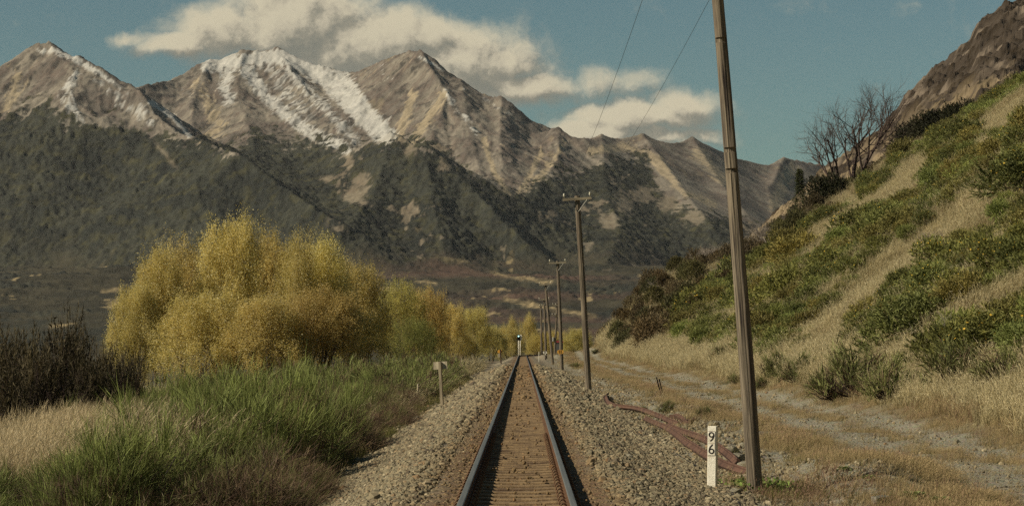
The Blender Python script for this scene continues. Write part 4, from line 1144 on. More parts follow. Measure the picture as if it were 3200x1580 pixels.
# --- dry grass over flat and hillside
x, y, z, s, u, v = strew(110000, 30, 345, 3.2, 13.5, 1.05)
n1 = fbm(x, y, 3.5, 3, .6, 301); n2 = fbm(x, y, 11, 3, .6, 303)
road = np.exp(-((s - 7.6 + .2 * n2) / .66) ** 2) + np.exp(-((s - 9.3 + .2 * n2) / .56) ** 2)
keep = rng.random(len(x)) < np.clip(sstep(4.9, 6.3, s + .6 * n1 + .5 * n2) * (1 - np.clip(road * 1.5, 0, .985)) * np.clip(.6 + .8 * n1, .12, 1) + .02, 0, 1)
x, y, z, s, n1 = x[keep], y[keep], z[keep], s[keep], n1[keep]
kk_ = rng.random(len(x))
idx = np.where(s > 10.6 + n1, rng.integers(0, 4, len(x)), np.where(kk_ < .12, rng.integers(8, 10, len(x)), 4 + rng.integers(0, 4, len(x))))
idx = np.where((kk_ > .93) & (s < 10), 10 + rng.integers(0, 3, len(x)), idx)
scatter('dry_grass', np.stack([x, y, z], -1), g_straw + g_gold + g_red + g_green, rots(len(x)), rng.uniform(.55, 1.15, len(x)) * (1 + .0035 * (y - 40)) * np.where(s > 10.6, 1.25, np.where(s > 6.6, .62, .8)), idx)
x, y, z, s, u, v = strew(520000, 52, 340, 11.2, 66, .95)
n1 = fbm(x, y, 5, 3, .6, 311)
keep = (rng.random(len(x)) < .78) & (s < 63) & (rng.random(len(x)) > .75 * sstep(270, 320, y))
keep &= rng.random(len(x)) < np.clip(.75 + .6 * n1, .15, 1)
x, y, z, n1 = x[keep], y[keep], z[keep], n1[keep]
kk_ = rng.random(len(x)) + .35 * n1
idx = np.where(kk_ < .62, rng.integers(0, 4, len(x)), np.where(kk_ < .8, 4 + rng.integers(0, 4, len(x)), np.where(kk_ < .95, 10 + rng.integers(0, 3, len(x)), 8 + rng.integers(0, 2, len(x)))))
scatter('hillside_grass', np.stack([x, y, z], -1), g_straw + g_gold + g_red + g_green, rots(len(x), .2), rng.uniform(.55, 1.3, len(x)) * (1 + .4 * n1) * (1.08 + .0035 * (y - 50)), idx)
# sparse green growth along the ballast foot and in the gravel
x, y, z, s, u, v = strew(26000, 30, 170, -5.6, -3.2, 1.0)
n1 = fbm(x, y, 2.5, 3, .6, 321)
keep = rng.random(len(x)) < np.clip(.25 + 1.1 * n1, 0, 1) * sstep(-3.2, -4.1, s)
scatter('verge_grass', np.stack([x, y, z], -1)[keep], g_low + g_green + g_gold[:1], rots(keep.sum()), rng.uniform(.6, 1.2, keep.sum()) * (1 + .004 * (y[keep] - 40)), np.where(rng.random(keep.sum()) < .75, rng.integers(0, 3, keep.sum()), rng.integers(3, 7, keep.sum())))
# tall pale grass in front of the broom
n = 2700
yy = rng.uniform(38, 58, n); uu = rng.normal(205, 165, n)
xx = (uu - 1634) / F * yy
keep = (xx < -4.7) & (uu > -300) & (uu < 530) & (fbm(xx, yy, 2.2, 2, .5, 331) > -.35)
xx, yy = xx[keep], yy[keep]
scatter('tall_pale_grass', np.stack([xx, yy, H(xx, yy)], -1), g_pale, rots(len(xx), .1), rng.uniform(.75, 1.25, len(xx)))
# rough cover below the broom
x, y, z, s, u, v = strew(60000, 32, 260, -30, -4.6, .9)
scatter('undergrowth', np.stack([x, y, z], -1), g_green + g_gold + g_straw[:2], rots(len(x), .25), rng.uniform(.7, 1.4, len(x)) * (1 + .005 * (y - 40)))

# --- broom: a woody brown base under a crowd of upright green switches
def broom_parts(seed, n=5600, h=1.35, rad=1.0, green=('#3d451e', '#969f55'), wood=('#2e211a', '#5f4a38'), woodn=1300, up=1.2, wd=.0075):
    r = np.random.default_rng(seed); f, s_ = MB(), MB()
    NL = 64                                                    # fans of switches, each with its own lean, length and shade
    lob = dome(NL, r, rad * .9, h * .74, .2); lob[:, 2] *= r.uniform(.55, 1.1, NL)
    ld = lob * [.55 / rad, .55 / rad, 0] + [.08, .02, up * .85] + r.normal(0, .34, (NL, 3)); ll = r.choice([.5, .8, 1.0, 1.5], NL); lt = r.uniform(-.35, .35, NL)
    k = r.integers(0, NL, n); P_ = lob[k] + r.normal(0, .05, (n, 3)) * [rad, rad, h]
    D_ = nrmz(ld)[k] + r.normal(0, .27, (n, 3))
    P_ = P_ + nrmz(D_) * (h * .16 * r.random((n, 1)))
    L_ = h * r.uniform(.08, .2, n) * ll[k]
    sh = np.clip(r.random(n) * .7 + .15 + lt[k], 0, 1)
    c_a, c_b = mixc(c3(green[0]), c3(green[1]), sh * .5), mixc(c3(green[0]), c3(green[1]), .35 + .65 * sh)
    dry = (r.random(NL) < .16)[k] | (r.random(n) < .06)
    c_a[dry] = mixc(c3(wood[0]), c3(wood[1]), r.random(dry.sum())); c_b[dry] = mixc(c3(wood[1]), c3('#8c7757'), r.random(dry.sum()))
    blades(f, P_, D_, L_, wd * r.uniform(.6, 1.3, n), c_a, c_b, 3, r.normal(0, .14, (n, 3)) + [.06, 0, 0], r)
    for p in lob:
        q_ = np.stack([p * [.1, .1, 0], p * [.6, .6, .55] + r.normal(0, .04, 3), p + [0, 0, h * .12]])
        s_.tube(q_, [.022, .014, .006], 4, False, np.array([c3(wood[0])] * 3))
    m_ = woodn; P_ = dome(m_, r, rad * 1.0, h * .62, .2)
    D_ = P_ * [1 / rad, 1 / rad, .3] + np.array([0, 0, .4]) + r.normal(0, .7, (m_, 3))
    blades(s_, P_, D_, h * r.uniform(.12, .34, m_), wd * r.uniform(.5, 1.0, m_), mixc(c3(wood[0]), c3(wood[1]), r.random(m_)), mixc(c3(wood[0]), c3(wood[1]), .3 + .7 * r.random(m_)), 2, r.normal(0, .25, (m_, 3)), r)
    return f.mesh('foliage', [M['leaf']]), s_.mesh('stem', [M['leaf']])
def plant(name, label, cat, group, parts, loc, rz=0, sc=(1, 1, 1)):
    o = thing(name, label, cat, loc, (0, 0, rz), group); o.scale = sc
    for nm, me in parts: link(nm, me, o)
    return o
brooms = [broom_parts(400 + k) for k in range(5)] + [broom_parts(410 + k, 2800, 1.25, 1.05, ('#3f421f', '#8a8b50'), ('#30231b', '#846c54'), 4200) for k in range(3)]
far_brooms = [broom_parts(420 + k, 1500, 1.6, 1.1, ('#424a22', '#999f5a'), ('#31241c', '#5f4a38'), 400, 1.0, .02) for k in range(3)]
PLACED = []
def broom_at(x_, y_, sc, kind, label, group):
    z_ = float(H(x_, y_)) - .05
    far = kind >= 10
    pr = far_brooms[kind - 10] if far else brooms[kind]
    key = ('b', kind)
    if key not in PROTO: PROTO[key] = plant('broom_bush', label, 'broom bush', group, (('foliage', pr[0]), ('stem', pr[1])), (x_, y_, z_), random.uniform(0, 6.28), sc)
    else: dup(PROTO[key], (x_, y_, z_), random.uniform(0, 6.28), sc, label, group)
PROTO = {}
r = np.random.default_rng(5)
# edge of the thicket along the ballast: browner bushes
yv = 33.5
while yv < 185:
    e = -4.75 - .45 * math.sin(yv * .31) - .25 * r.random()
    if yv < 44: e += .55
    if yv > 88: e -= .75
    sc = r.uniform(.8, 1.25) * (1 + .0012 * yv)
    broom_at(e, yv, (sc, sc, sc * r.uniform(.7, .95)), int(r.integers(5, 8)) if yv < 110 else int(10 + r.integers(0, 3)), 'brown and green broom bush in the front rank of the thicket, overhanging the ballast foot', 'broom bushes along the ballast foot')
    yv += .75 + yv * .010
NEAR = []
for Y0, Y1, s0, s1, step in ((33, 47, -8.6, -5.4, 1.15), (47, 62, -7.8, -5.6, 1.25), (56, 100, -13.5, -6.0, 2.0), (100, 200, -17, -6.2, 3.4)):
    y_ = Y0
    while y_ < Y1:
        s_ = s1
        while s_ > s0:
            xx_, yy_ = s_ + r.normal(0, .3), y_ + r.normal(0, .4)
            uu_ = 1634 + xx_ / yy_ * F
            s_ -= step * r.uniform(.8, 1.2)
            if uu_ < -200: continue
            if 43 < yy_ < 60 and uu_ < 430 and r.random() < .8: continue
            if yy_ <= 43 and uu_ < 160 and r.random() < .5: continue
            big = 1.0 + .0022 * yy_
            sc = r.uniform(.8, 1.12) * big
            if yy_ < 62: sc *= float(np.interp(uu_, [100, 380, 700], [.9, 1.15, 1.42]))
            if yy_ < 47:
                lab, gp, kd = 'fresh green broom bush of upright switches in front of the pale tall grass', 'broom bushes before the pale grass', int(r.integers(0, 5))
            elif yy_ < 100:
                lab, gp, kd = 'green broom bush in the thicket between the pale grass and the timber signboard', 'broom bushes of the middle thicket', int(r.integers(0, 5))
            else:
                lab, gp, kd = 'soft green broom bush at the foot of the golden willows', 'broom bushes below the willows', int(10 + r.integers(0, 3))
            broom_at(xx_, yy_, (sc, sc, sc * (r.uniform(.85, 1.2) if yy_ > 62 else r.uniform(.85, 1.25))), kd, lab, gp)
        y_ += step
# --- branching wood
def grow(mb, p, d, L, r0, level, r, ends, maxl, wig=.18, kids=(3, 5), up=.12, spread=.75, sides=(8, 6, 5, 4, 3), taper=.45, col=None):
    n = max(4, int(5 - level * .5)); pts = [p]; dd = d.copy()
    for k in range(n):
        dd = dd + r.normal(0, wig, 3) + [0, 0, up]; dd /= np.linalg.norm(dd); pts.append(pts[-1] + dd * L / n)
    pts = np.array(pts); rad = np.linspace(r0, r0 * taper, n + 1)
    mb.tube(pts, rad, sides[min(level, len(sides) - 1)], False, col)
    if level >= maxl:
        ends.append(pts); return
    nk = r.integers(kids[0], kids[1] + 1)
    for j in range(nk):
        t_ = .3 + .7 * (j + r.uniform(.2, 1)) / nk; t_ = min(t_, 1.0)
        i = min(int(t_ * n), n - 1); f_ = t_ * n - i
        q_ = pts[i] * (1 - f_) + pts[i + 1] * f_
        ax_ = nrmz(np.cross(dd, r.normal(0, 1, 3))); base = nrmz(pts[i + 1] - pts[i])
        nd = nrmz(base * r.uniform(.75, 1.1) + ax_ * spread * r.uniform(.6, 1.2))
        grow(mb, q_, nd, L * r.uniform(.5, .75), max(.004, rad[i] * r.uniform(.5, .72)), level + 1, r, ends, maxl, wig, kids, up, spread, sides, taper, col)
    if level >= 1: ends.append(pts[-3:])

# --- willows
def willow_parts(seed, cols, hh=13.0, ww=4.6, nleaf=66000, stems=7):
    r = np.random.default_rng(seed); t_, c = MB(), MB(); ends = []
    for k in range(stems):
        a = k * 6.28 / stems + r.uniform(-.5, .5)
        d = np.array([math.cos(a) * .42, math.sin(a) * .42, 1.0]); d /= np.linalg.norm(d)
        grow(t_, np.array([math.cos(a) * .35, math.sin(a) * .35, -.3]), d, hh * r.uniform(.46, .6), .2, 0, r, ends, 3, .1, (3, 5), .05, .6, taper=.35)
    E = np.concatenate([np.stack([e[:-1] + (e[1:] - e[:-1]) * f_ for f_ in (.2, .6, 1)], 1).reshape(-1, 3) for e in ends])
    # plumes: each shoot end carries a cloud of small leaves; low skirts reach the ground
    sk = dome(420, r, ww * .95, hh * .5, .5); sk[:, 2] *= .8
    E = np.vstack([E, sk[sk[:, 2] > .4]])
    nl_ = 15; a = np.arange(nl_) * 2.4 + r.uniform(0, 6); q_ = np.sqrt((np.arange(nl_) + .2) / nl_) * ww * .62
    lc = np.stack([q_ * np.cos(a), q_ * np.sin(a), hh * (.74 - .30 * (q_ / ww) ** 1.3) - r.uniform(0, .09, nl_) * hh], -1); lrad = np.stack([r.uniform(.65, 1.0, nl_)] * 2 + [r.uniform(1.9, 3.1, nl_)], -1)
    a = np.arange(10) * .66 + r.normal(0, .2, 10); lc_n = 10; lc = np.vstack([lc, np.stack([np.cos(a) * ww * .72, np.sin(a) * ww * .72, r.uniform(.24, .5, 10) * hh], -1)]); lrad = np.vstack([lrad, np.stack([r.uniform(.7, 1.2, 10)] * 2 + [r.uniform(1.3, 2.4, 10)], -1)]); nl_ += 10
    nh = nleaf * 6 // 10; kk = r.integers(0, nl_, nh); qd = nrmz(r.normal(0, 1, (nh, 3)) + [0, 0, .25])
    ns_ = nh // 9; kk, qd = kk[:ns_], qd[:ns_]; base = lc[kk] + qd * lrad[kk] * r.uniform(.4, 1.0, (ns_, 1)) ** .6
    sd_ = nrmz(qd * [.8, .8, .4] + [.15, 0, .8] + r.normal(0, .3, (ns_, 3)))      # short upright shoots set with leaves
    shell = (base[:, None] + sd_[:, None] * np.linspace(-.25, .75, 9)[None, :, None] * r.uniform(.5, 1.2, (ns_, 1, 1))).reshape(-1, 3); nh = len(shell)
    kz = hh * .90 / np.percentile(np.vstack(t_.V)[:, 2], 99.7); kx = min(1, ww * .98 / np.percentile(np.hypot(np.vstack(t_.V)[:, 0], np.vstack(t_.V)[:, 1]), 99))
    t_.V = [v_ * [kx, kx, kz] for v_ in t_.V]; E = E * [kx, kx, kz]
    E = E[(E[:, 2] < hh * .90) & (np.hypot(E[:, 0], E[:, 1]) < ww * 1.05)]; k = r.integers(0, len(E), nleaf - nh)
    P_ = np.vstack([E[k] + r.normal(0, 1, (len(k), 3)) * [.34, .34, .42], shell + r.normal(0, .055, shell.shape)])
    P_[:, 2] = np.abs(P_[:, 2])
    sh = np.clip(.5 + .45 * fbm(P_[:, 0] + seed * 7, P_[:, 1] + P_[:, 2] * .7, 1.6, 3, .6, seed) + r.normal(0, .18, nleaf), 0, 1)
    cc = mixc(c3(cols[0]), c3(cols[1]), sh); hi = r.random(nleaf) < .12; cc[hi] = c3(cols[2])
    leaves(c, P_, .145 * r.uniform(.7, 1.4, nleaf), .06 * r.uniform(.7, 1.3, nleaf), cc, None, r)
    global TOPZ
    TOPZ = float((lc[:, 2] + lrad[:, 2]).max() * .985)
    tm_, cm_ = t_.mesh('trunk', [M['bark']], True), c.mesh('crown', [M['willow_leaf']]); cm_['top'] = TOPZ
    return tm_, cm_
GOLD = ('#ab9850', '#dfc77e', '#ecdcac'); OLIVE = ('#908242', '#cdb768', '#dac986'); RUST = ('#a68e4e', '#d8b872', '#e4cb92'); LIME = ('#4d5a22', '#93994a', '#b0b066')
WP = [willow_parts(500, GOLD), willow_parts(501, GOLD), willow_parts(502, RUST), willow_parts(503, OLIVE, 13, 4.6, 40000), willow_parts(504, GOLD, 13, 3.6, 40000, 4)]
GREENP = willow_parts(505, ('#5c5e2e', '#a5a25a', '#bcb670'), 13, 5.0, 36000, 5)
W = [  # u, top v, half width px, distance, kind, label
    (715, 690, 150, 205, 0, 'tallest golden willow in the big clump, its plume rising above the rest', 'golden willows'),
    (580, 735, 150, 212, 4, 'golden willow just shouldering the tallest plume on the side away from the track', 'golden willows'),
    (500, 765, 125, 203, 1, 'golden willow forming the high shoulder at the outer side of the clump', 'golden willows'),
    (425, 890, 115, 198, 0, 'outermost golden willow, low and rounded down to the dark broom', 'golden willows'),
    (835, 735, 130, 214, 2, 'rusty gold willow with a rounded head between the two tallest plumes', 'golden willows'),
    (925, 716, 110, 202, 4, 'golden willow with bare pinkish tip and leaning pale trunks', 'golden willows'),
    (1010, 738, 130, 206, 1, 'bright golden willow head at the track side of the big clump', 'golden willows'),
    (640, 905, 190, 188, 1, 'low golden willow filling the front of the clump beneath the tallest plume', 'golden willows'),
    (830, 930, 170, 186, 0, 'low golden willow with dark visible stems in the front middle of the clump', 'golden willows'),
    (990, 900, 170, 190, 2, 'rusty low willow in front of the bright track side head', 'golden willows'),
    (1115, 825, 140, 228, 0, 'broad gold willow stepping down from the big clump toward the track', 'golden willows'),
    (1245, 862, 130, 240, 3, 'rounded olive gold willow with a smooth dome, next in the descending row', 'golden willows'),
    (1330, 905, 90, 262, 2, 'brownish willow at the descending end of the dense row', 'golden willows'),
    (1130, 960, 120, 205, 3, 'olive willow low in front of the descending row', 'golden willows'),
    (1300, 985, 90, 225, 5, 'small green leaved tree with pale stems standing before the gold willows', None),
    (1412, 945, 70, 325, 1, 'small golden willow with a pointed head past the green tree', 'golden willows'),
    (1480, 962, 70, 350, 0, 'small rounded golden willow beside the pointed one', 'golden willows'),
    (1535, 1015, 60, 400, 1, 'distant low golden willow behind the amber board', 'golden willows'),
    (1600, 985, 36, 470, 4, 'distant upright golden willow directly behind the green signal', 'golden willows'),
    (1652, 975, 44, 480, 4, 'distant thin topped willow between the signal and the pole row', 'golden willows'),
    (1590, 1022, 60, 440, 0, 'distant spreading golden willow low behind the signal posts', 'golden willows'),
    (1690, 1030, 60, 450, 3, 'distant olive willow behind the foot of the pole row', 'golden willows'),
    (1740, 1035, 60, 500, 0, 'distant golden willow behind the grey hut', 'golden willows'),
    (1805, 1022, 62, 455, 1, 'distant golden willow between the hut and the brown scrub slope', 'golden willows'),
    (1350, 1010, 70, 290, 3, 'low olive willow tucked beneath the small pointed one', 'golden willows'),
    (1450, 1040, 60, 330, 0, 'low golden willow against the broom by the amber board', 'golden willows'),
]
for (uu_, vt_, hw, yy_, kd, lab, gp) in W:
    xx_ = (uu_ - 1634) / F * yy_; z0_ = float(H(xx_, yy_)) - .1 if yy_ < 420 else -2.5
    ht = at(uu_, vt_, yy_)[2] - z0_
    pr = GREENP if kd == 5 else WP[kd]
    mx_ = 5.0
    sx_ = hw / F * yy_ / mx_ * 1.05; sz_ = ht / pr[1]['top']
    key = ('w', kd)
    if key not in PROTO:
        PROTO[key] = plant('green_tree' if kd == 5 else 'willow_tree', lab, 'tree', gp, (('trunk', pr[0]), ('crown', pr[1])), (xx_, yy_, z0_), uu_ * .37, (sx_, sx_, sz_))
    else:
        dup(PROTO[key], (xx_, yy_, z0_), uu_ * .37, (sx_, sx_, sz_), lab, gp)

# --- gorse and scrub on the slope
def spray_bush(seed, n, per, rad, hgt, cols, Ls, Ws, flower=None, nf=0, wood=True, lumps=9):
    r = np.random.default_rng(seed); b = MB()
    lc = dome(lumps, r, rad * .62, hgt * .55, .35); lr = r.uniform(.3, .55, lumps) * rad
    k = r.integers(0, lumps, n)
    q_ = nrmz(r.normal(0, 1, (n, 3)) + [0, 0, .35])
    P_ = lc[k] + q_ * lr[k][:, None] * r.uniform(.45, 1, (n, 1)) ** .5 * [1, 1, hgt / rad * .9]
    P_[:, 2] = np.maximum(P_[:, 2], .02)
    D_ = nrmz(q_ + [0, 0, .75] + r.normal(0, .25, (n, 3)))
    sh = np.clip(r.random(n) * .7 + .3 * fbm(P_[:, 0] + seed, P_[:, 1] + P_[:, 2], .6, 2, .5, seed), 0, 1)
    c0, c1 = mixc(c3(cols[0]), c3(cols[1]), sh * .6), mixc(c3(cols[0]), c3(cols[1]), .3 + .7 * sh)
    blades(b, P_, D_, Ls * r.uniform(.7, 1.3, n), Ws * .5, c0, c1, 2, None, r)
    for j in range(per):
        t_ = r.uniform(.1, .95, n)
        Q_ = P_ + D_ * (Ls * t_)[:, None]
        blades(b, Q_, D_ * .9 + r.normal(0, .6, (n, 3)), Ls * .42 * r.uniform(.7, 1.3, n), Ws, c0 * .5 + c1 * .5, c1, 1, None, r)
    if nf:
        kf = r.integers(0, n, nf)
        leaves(b, P_[kf] + D_[kf] * Ls * .7 + r.normal(0, .05, (nf, 3)), .07, .06, np.tile(c3(flower), (nf, 1)), None, r)
    return b
gcol = ('#323818', '#8c9050'); gcol2 = ('#42421e', '#9c9455')  # dark green ends deepened to stand in for shade inside the bush
gorse = [spray_bush(600, 800, 9, 1.3, 1.35, gcol, .30, .032).mesh('gorse', [M['gorse']]), spray_bush(601, 800, 9, 1.3, 1.2, gcol2, .30, .032).mesh('gorse', [M['gorse']]), spray_bush(602, 800, 9, 1.4, 1.5, gcol, .34, .034, '#bfa23c', 150).mesh('gorse', [M['gorse']]),
         spray_bush(603, 700, 9, 1.2, 1.1, ('#3e4820', '#9ca45a'), .36, .03).mesh('gorse', [M['gorse']])]
def gorse_at(x_, y_, sc, kd, lab, gp, name='gorse_bush', cat='gorse bush', lib=None, sink=.06):
    me = (lib or gorse)[kd]
    o = link(name, me); z_ = float(H(x_, y_))
    o.location = (x_, y_, z_ - sink); o.rotation_euler = (random.uniform(-.1, .1), random.uniform(-.25, .05), random.uniform(0, 6.28)); o.scale = sc
    return tag(o, lab, cat, gp)
r = np.random.default_rng(77)
cand = []
for tries in range(26000):
    y_ = 58 * (300 / 58) ** (r.random() ** .8); s_ = r.uniform(13, 63.5); x_ = s_ + float(xc(y_))
    uu_ = 1634 + x_ / y_ * F
    if uu_ > 3420: continue
    cand.append((x_, y_, s_))
cand = np.array(cand); cz = H(cand[:, 0], cand[:, 1]); cu, cv = proj(cand[:, 0], cand[:, 1], cz)
td = tan_dist(cu, cv)
lowline = np.interp(cu, [1900, 2150, 2300, 2500, 2800, 3000, 3400], [1010, 1050, 1130, 1190, 1200, 1130, 1130])
ok = (td > 1.08) & (cv < lowline) & (fbm(cand[:, 0], cand[:, 1], 14, 2, .5, 81) > -.5)
cand, cu, cv = cand[ok], cu[ok], cv[ok]
taken = np.zeros((0, 3)); gl = []
for (x_, y_, s_), uu_, vv_ in zip(cand, cu, cv):
    rad = np.exp(r.normal(-.05, .32)) * (1 + .0028 * y_)
    if len(taken):
        d = np.hypot(taken[:, 0] - x_, (taken[:, 1] - y_) * .45)
        if (d < (taken[:, 2] + rad) * .355).any(): continue
    taken = np.vstack([taken, [x_, y_, rad]]); gl.append((x_, y_, rad, s_, uu_, vv_))
print('gorse candidates', len(gl))
size = np.array([g_[2] / g_[1] for g_ in gl]); order = np.argsort(-size)
for j, i in enumerate(order):
    x_, y_, rad, s_, uu_, vv_ = gl[i]
    sc = rad / 1.3
    kd = int(r.choice([0, 0, 1, 1, 2, 3]))
    if j < 290:
        if s_ > 48: lab, gp = 'gorse bush in the unbroken green band along the hill crest', 'gorse bushes along the crest'
        elif kd == 2: lab, gp = 'gorse bush sprinkled with small yellow flowers on the open slope', 'flowering gorse bushes'
        elif vv_ > 900: lab, gp = 'dark green gorse bush low on the slope, just above the dry golden grass', 'gorse bushes on the lower slope'
        else: lab, gp = 'dark green flowerless gorse bush among straw grass on the middle of the slope', 'gorse bushes on the middle slope'
        gorse_at(x_, y_, (sc, sc, sc * r.uniform(.75, 1.05)), kd, lab, gp)
rest_ = [gl[i] for i in order[290:]]
if rest_:
    A = np.array(rest_)
    scatter('gorse_thicket', np.stack([A[:, 0], A[:, 1], H(A[:, 0], A[:, 1]) - .15], -1), gorse, np.stack([0 * A[:, 0], 0 * A[:, 0], r.uniform(0, 6.28, len(A))], -1), A[:, 2] / 1.3)
# tall dark broom and dead brush at the picture's edge
dark = []
for k in range(3):
    tw = MB(); ee = []; rr_ = np.random.default_rng(440 + k)
    for j in range(11): grow(tw, rr_.normal(0, .3, 3) * [1, 1, 0], nrmz(rr_.normal(0, .6, 3) * [1, 1, 0] + [0, 0, 1]), 1.05, .05, 0, rr_, ee, 3, .16, (3, 4), .06, .65, (5, 4, 3, 3), .5)
    dark.append((spray_bush(445 + k, 900, 8, 1.5, 2.5, ('#2f281b', '#6b6042'), .36, .032, lumps=20).mesh('foliage', [M['leaf']]), tw.mesh('stem', [M['dead_bark']])))
DK = [(-40, 1000, 72, 1.0), (70, 1010, 76, .95), (180, 985, 78, 1.05), (250, 1010, 80, .9), (330, 1050, 84, .85), (400, 1080, 88, .75), (-120, 980, 70, 1.0), (120, 1060, 68, .8), (20, 1080, 66, .8), (290, 1110, 74, .7)]
for k, (uu_, vt_, yy_, sc) in enumerate(DK):
    xx_ = (uu_ - 1634) / F * yy_; z0_ = float(H(xx_, yy_)) - .1
    ht = at(uu_, vt_ + 22, yy_)[2] - z0_
    sz = max(.3, ht / 2.05)
    lab = 'dark brown half dead broom in the dark clump beyond the pale grass'
    key = ('d', k % 3)
    if key not in PROTO: PROTO[key] = plant('dark_broom', lab, 'broom bush', 'dark broom clump', (('foliage', dark[k % 3][0]), ('stem', dark[k % 3][1])), (xx_, yy_, z0_), k * 1.3, (sc * .8, sc * .8, sz))
    else: dup(PROTO[key], (xx_, yy_, z0_), k * 1.3, (sc * .8, sc * .8, sz), lab, 'dark broom clump')

# individual plants standing in the grass at the foot of the slope
brush = [broom_parts(450 + k, 1700, 1.2, .75, ('#454a25', '#8b8c52'), ('#2e211a', '#5a4634'), 90, .9, .016) for k in range(3)]
LONE = [(2500, 1195, 1085, 0, 'spiky dark green broom leaning beside the big clump near the road'), (2690, 1240, 1030, 1, 'large dark green broom clump in the straw grass above the gravel road'), (2610, 1250, 1110, 2, 'darker broom at the track side of the large clump above the road'), (2790, 1250, 1085, 0, 'broom with reddish stalk on the uphill side of the large clump'),
        (3010, 1220, 1020, 1, 'tall thin broom of upright switches standing among straw grass near the frame edge'), (2265, 1130, 1060, 2, 'small upright broom tuft between the far pole and the near pole'), (2440, 1185, 1080, 0, 'rounded gorse like broom just uphill of the near pole'), (2300, 1200, 1160, 1, 'small broom directly behind the near pole'),
        (3150, 1215, 1040, 2, 'upright broom nearest the frame edge'), (2085, 1290, 1243, 0, 'bushy green weed beside the bent rail'), (2205, 1305, 1260, 1, 'bushy green weed with yellow flower behind the short rail end'), (2010, 1285, 1262, 2, 'small dull weed growing by the curl of the bent rail'),
        (1806, 1150, 1128, 0, 'little dark gorse at the foot of the second pole'), (1790, 1146, 1130, 1, 'low dark shrub beside the greenish pole'), (1860, 1105, 1085, 2, 'dark shrub at the foot of the brown scrub slope'), (2380, 1215, 1165, 2, 'drooping dark broom in the grass past the near pole')]
for (uu_, vb_, vt_, kd, lab) in LONE:
    p = hit(uu_, vb_); ht = max(.25, (vb_ - vt_) / F * p[1]); sc = ht / 1.15
    key = ('l', kd)
    if key not in PROTO: PROTO[key] = plant('broom_bush', lab, 'broom bush', 'lone bushes at the slope foot', (('foliage', brush[kd][0]), ('stem', brush[kd][1])), p, uu_, (sc * 1.1, sc * 1.1, sc))
    else: dup(PROTO[key], p, uu_, (sc * 1.1, sc * 1.1, sc), lab, 'lone bushes at the slope foot')
# brown scrub clothing the far end of the slope
scrub = [spray_bush(620, 650, 8, 1.5, 1.9, ('#363020', '#6a5c3a'), .36, .05).mesh('scrub', [M['gorse']]), spray_bush(621, 650, 8, 1.5, 1.8, ('#3f3728', '#75684a'), .36, .05).mesh('scrub', [M['gorse']]), spray_bush(622, 650, 8, 1.5, 1.8, ('#393922', '#6a683e'), .36, .05).mesh('scrub', [M['gorse']])]
cnt = 0; taken = np.zeros((0, 3))
for tries in range(16000):
    y_ = r.uniform(225, 420); s_ = r.uniform(12.2, 60); x_ = s_ + float(xc(y_))
    lim = 226 + 22 * float(fbm(np.array(s_), np.array(y_), 18, 2, .5, 91)) + max(0, (s_ - 13)) * 3.6
    if y_ < lim: continue
    rad = r.uniform(1.3, 2.3)
    if len(taken):
        d = np.hypot(taken[:, 0] - x_, (taken[:, 1] - y_) * .5)
        if (d < (taken[:, 2] + rad) * .58).any(): continue
    taken = np.vstack([taken, [x_, y_, rad]]); cnt += 1
    if cnt > 290: break
    kd = int(r.integers(0, 3)); sc = rad / 1.5
    gorse_at(x_, y_, (sc, sc, sc * r.uniform(.9, 1.25)), kd, ['dark brown scrub bush on the far shoulder of the slope', 'russet brown scrub bush on the far shoulder of the slope', 'olive brown scrub bush on the far shoulder of the slope'][kd], 'brown scrub on the far shoulder', 'scrub_bush', 'shrub', scrub)
print('scrub', cnt)
EV = [(2960, 372, 318, 'largest dark evergreen shrub of the skyline clump under the rocky hill'), (2890, 405, 345, 'dark evergreen shrub at the downhill end of the skyline clump'), (3010, 350, 300, 'dark evergreen shrub at the uphill end of the skyline clump'), (2925, 400, 335, 'low dark evergreen shrub in the middle of the skyline clump'), (2590, 548, 527, 'dark shrub among the stems of the bare dead trees')]
ever = spray_bush(640, 900, 8, 1.5, 1.9, ('#1d2011', '#3b3b22'), .34, .05, lumps=12).mesh('evergreen_shrub', [M['gorse']])
for (uu_, vb_, vt_, lab) in EV:
    Y0 = 330 if uu_ > 2700 else 405
    Y0 = 62 / ((uu_ - 1634) / F) if uu_ > 2700 else 415; p = at(uu_, vb_, Y0) if uu_ > 2700 else crest(uu_); Y0 = p[1]; p[2] = float(H(p[0], p[1]))
    ht = max(1.5, at(uu_, vt_, Y0)[2] - p[2]); sc = ht / 1.9
    o = link('evergreen_shrub', ever); o.location = p; o.scale = (sc * 1.25, sc, sc); o.rotation_euler = (0, 0, uu_)
    tag(o, lab, 'shrub', 'dark shrubs on the skyline')
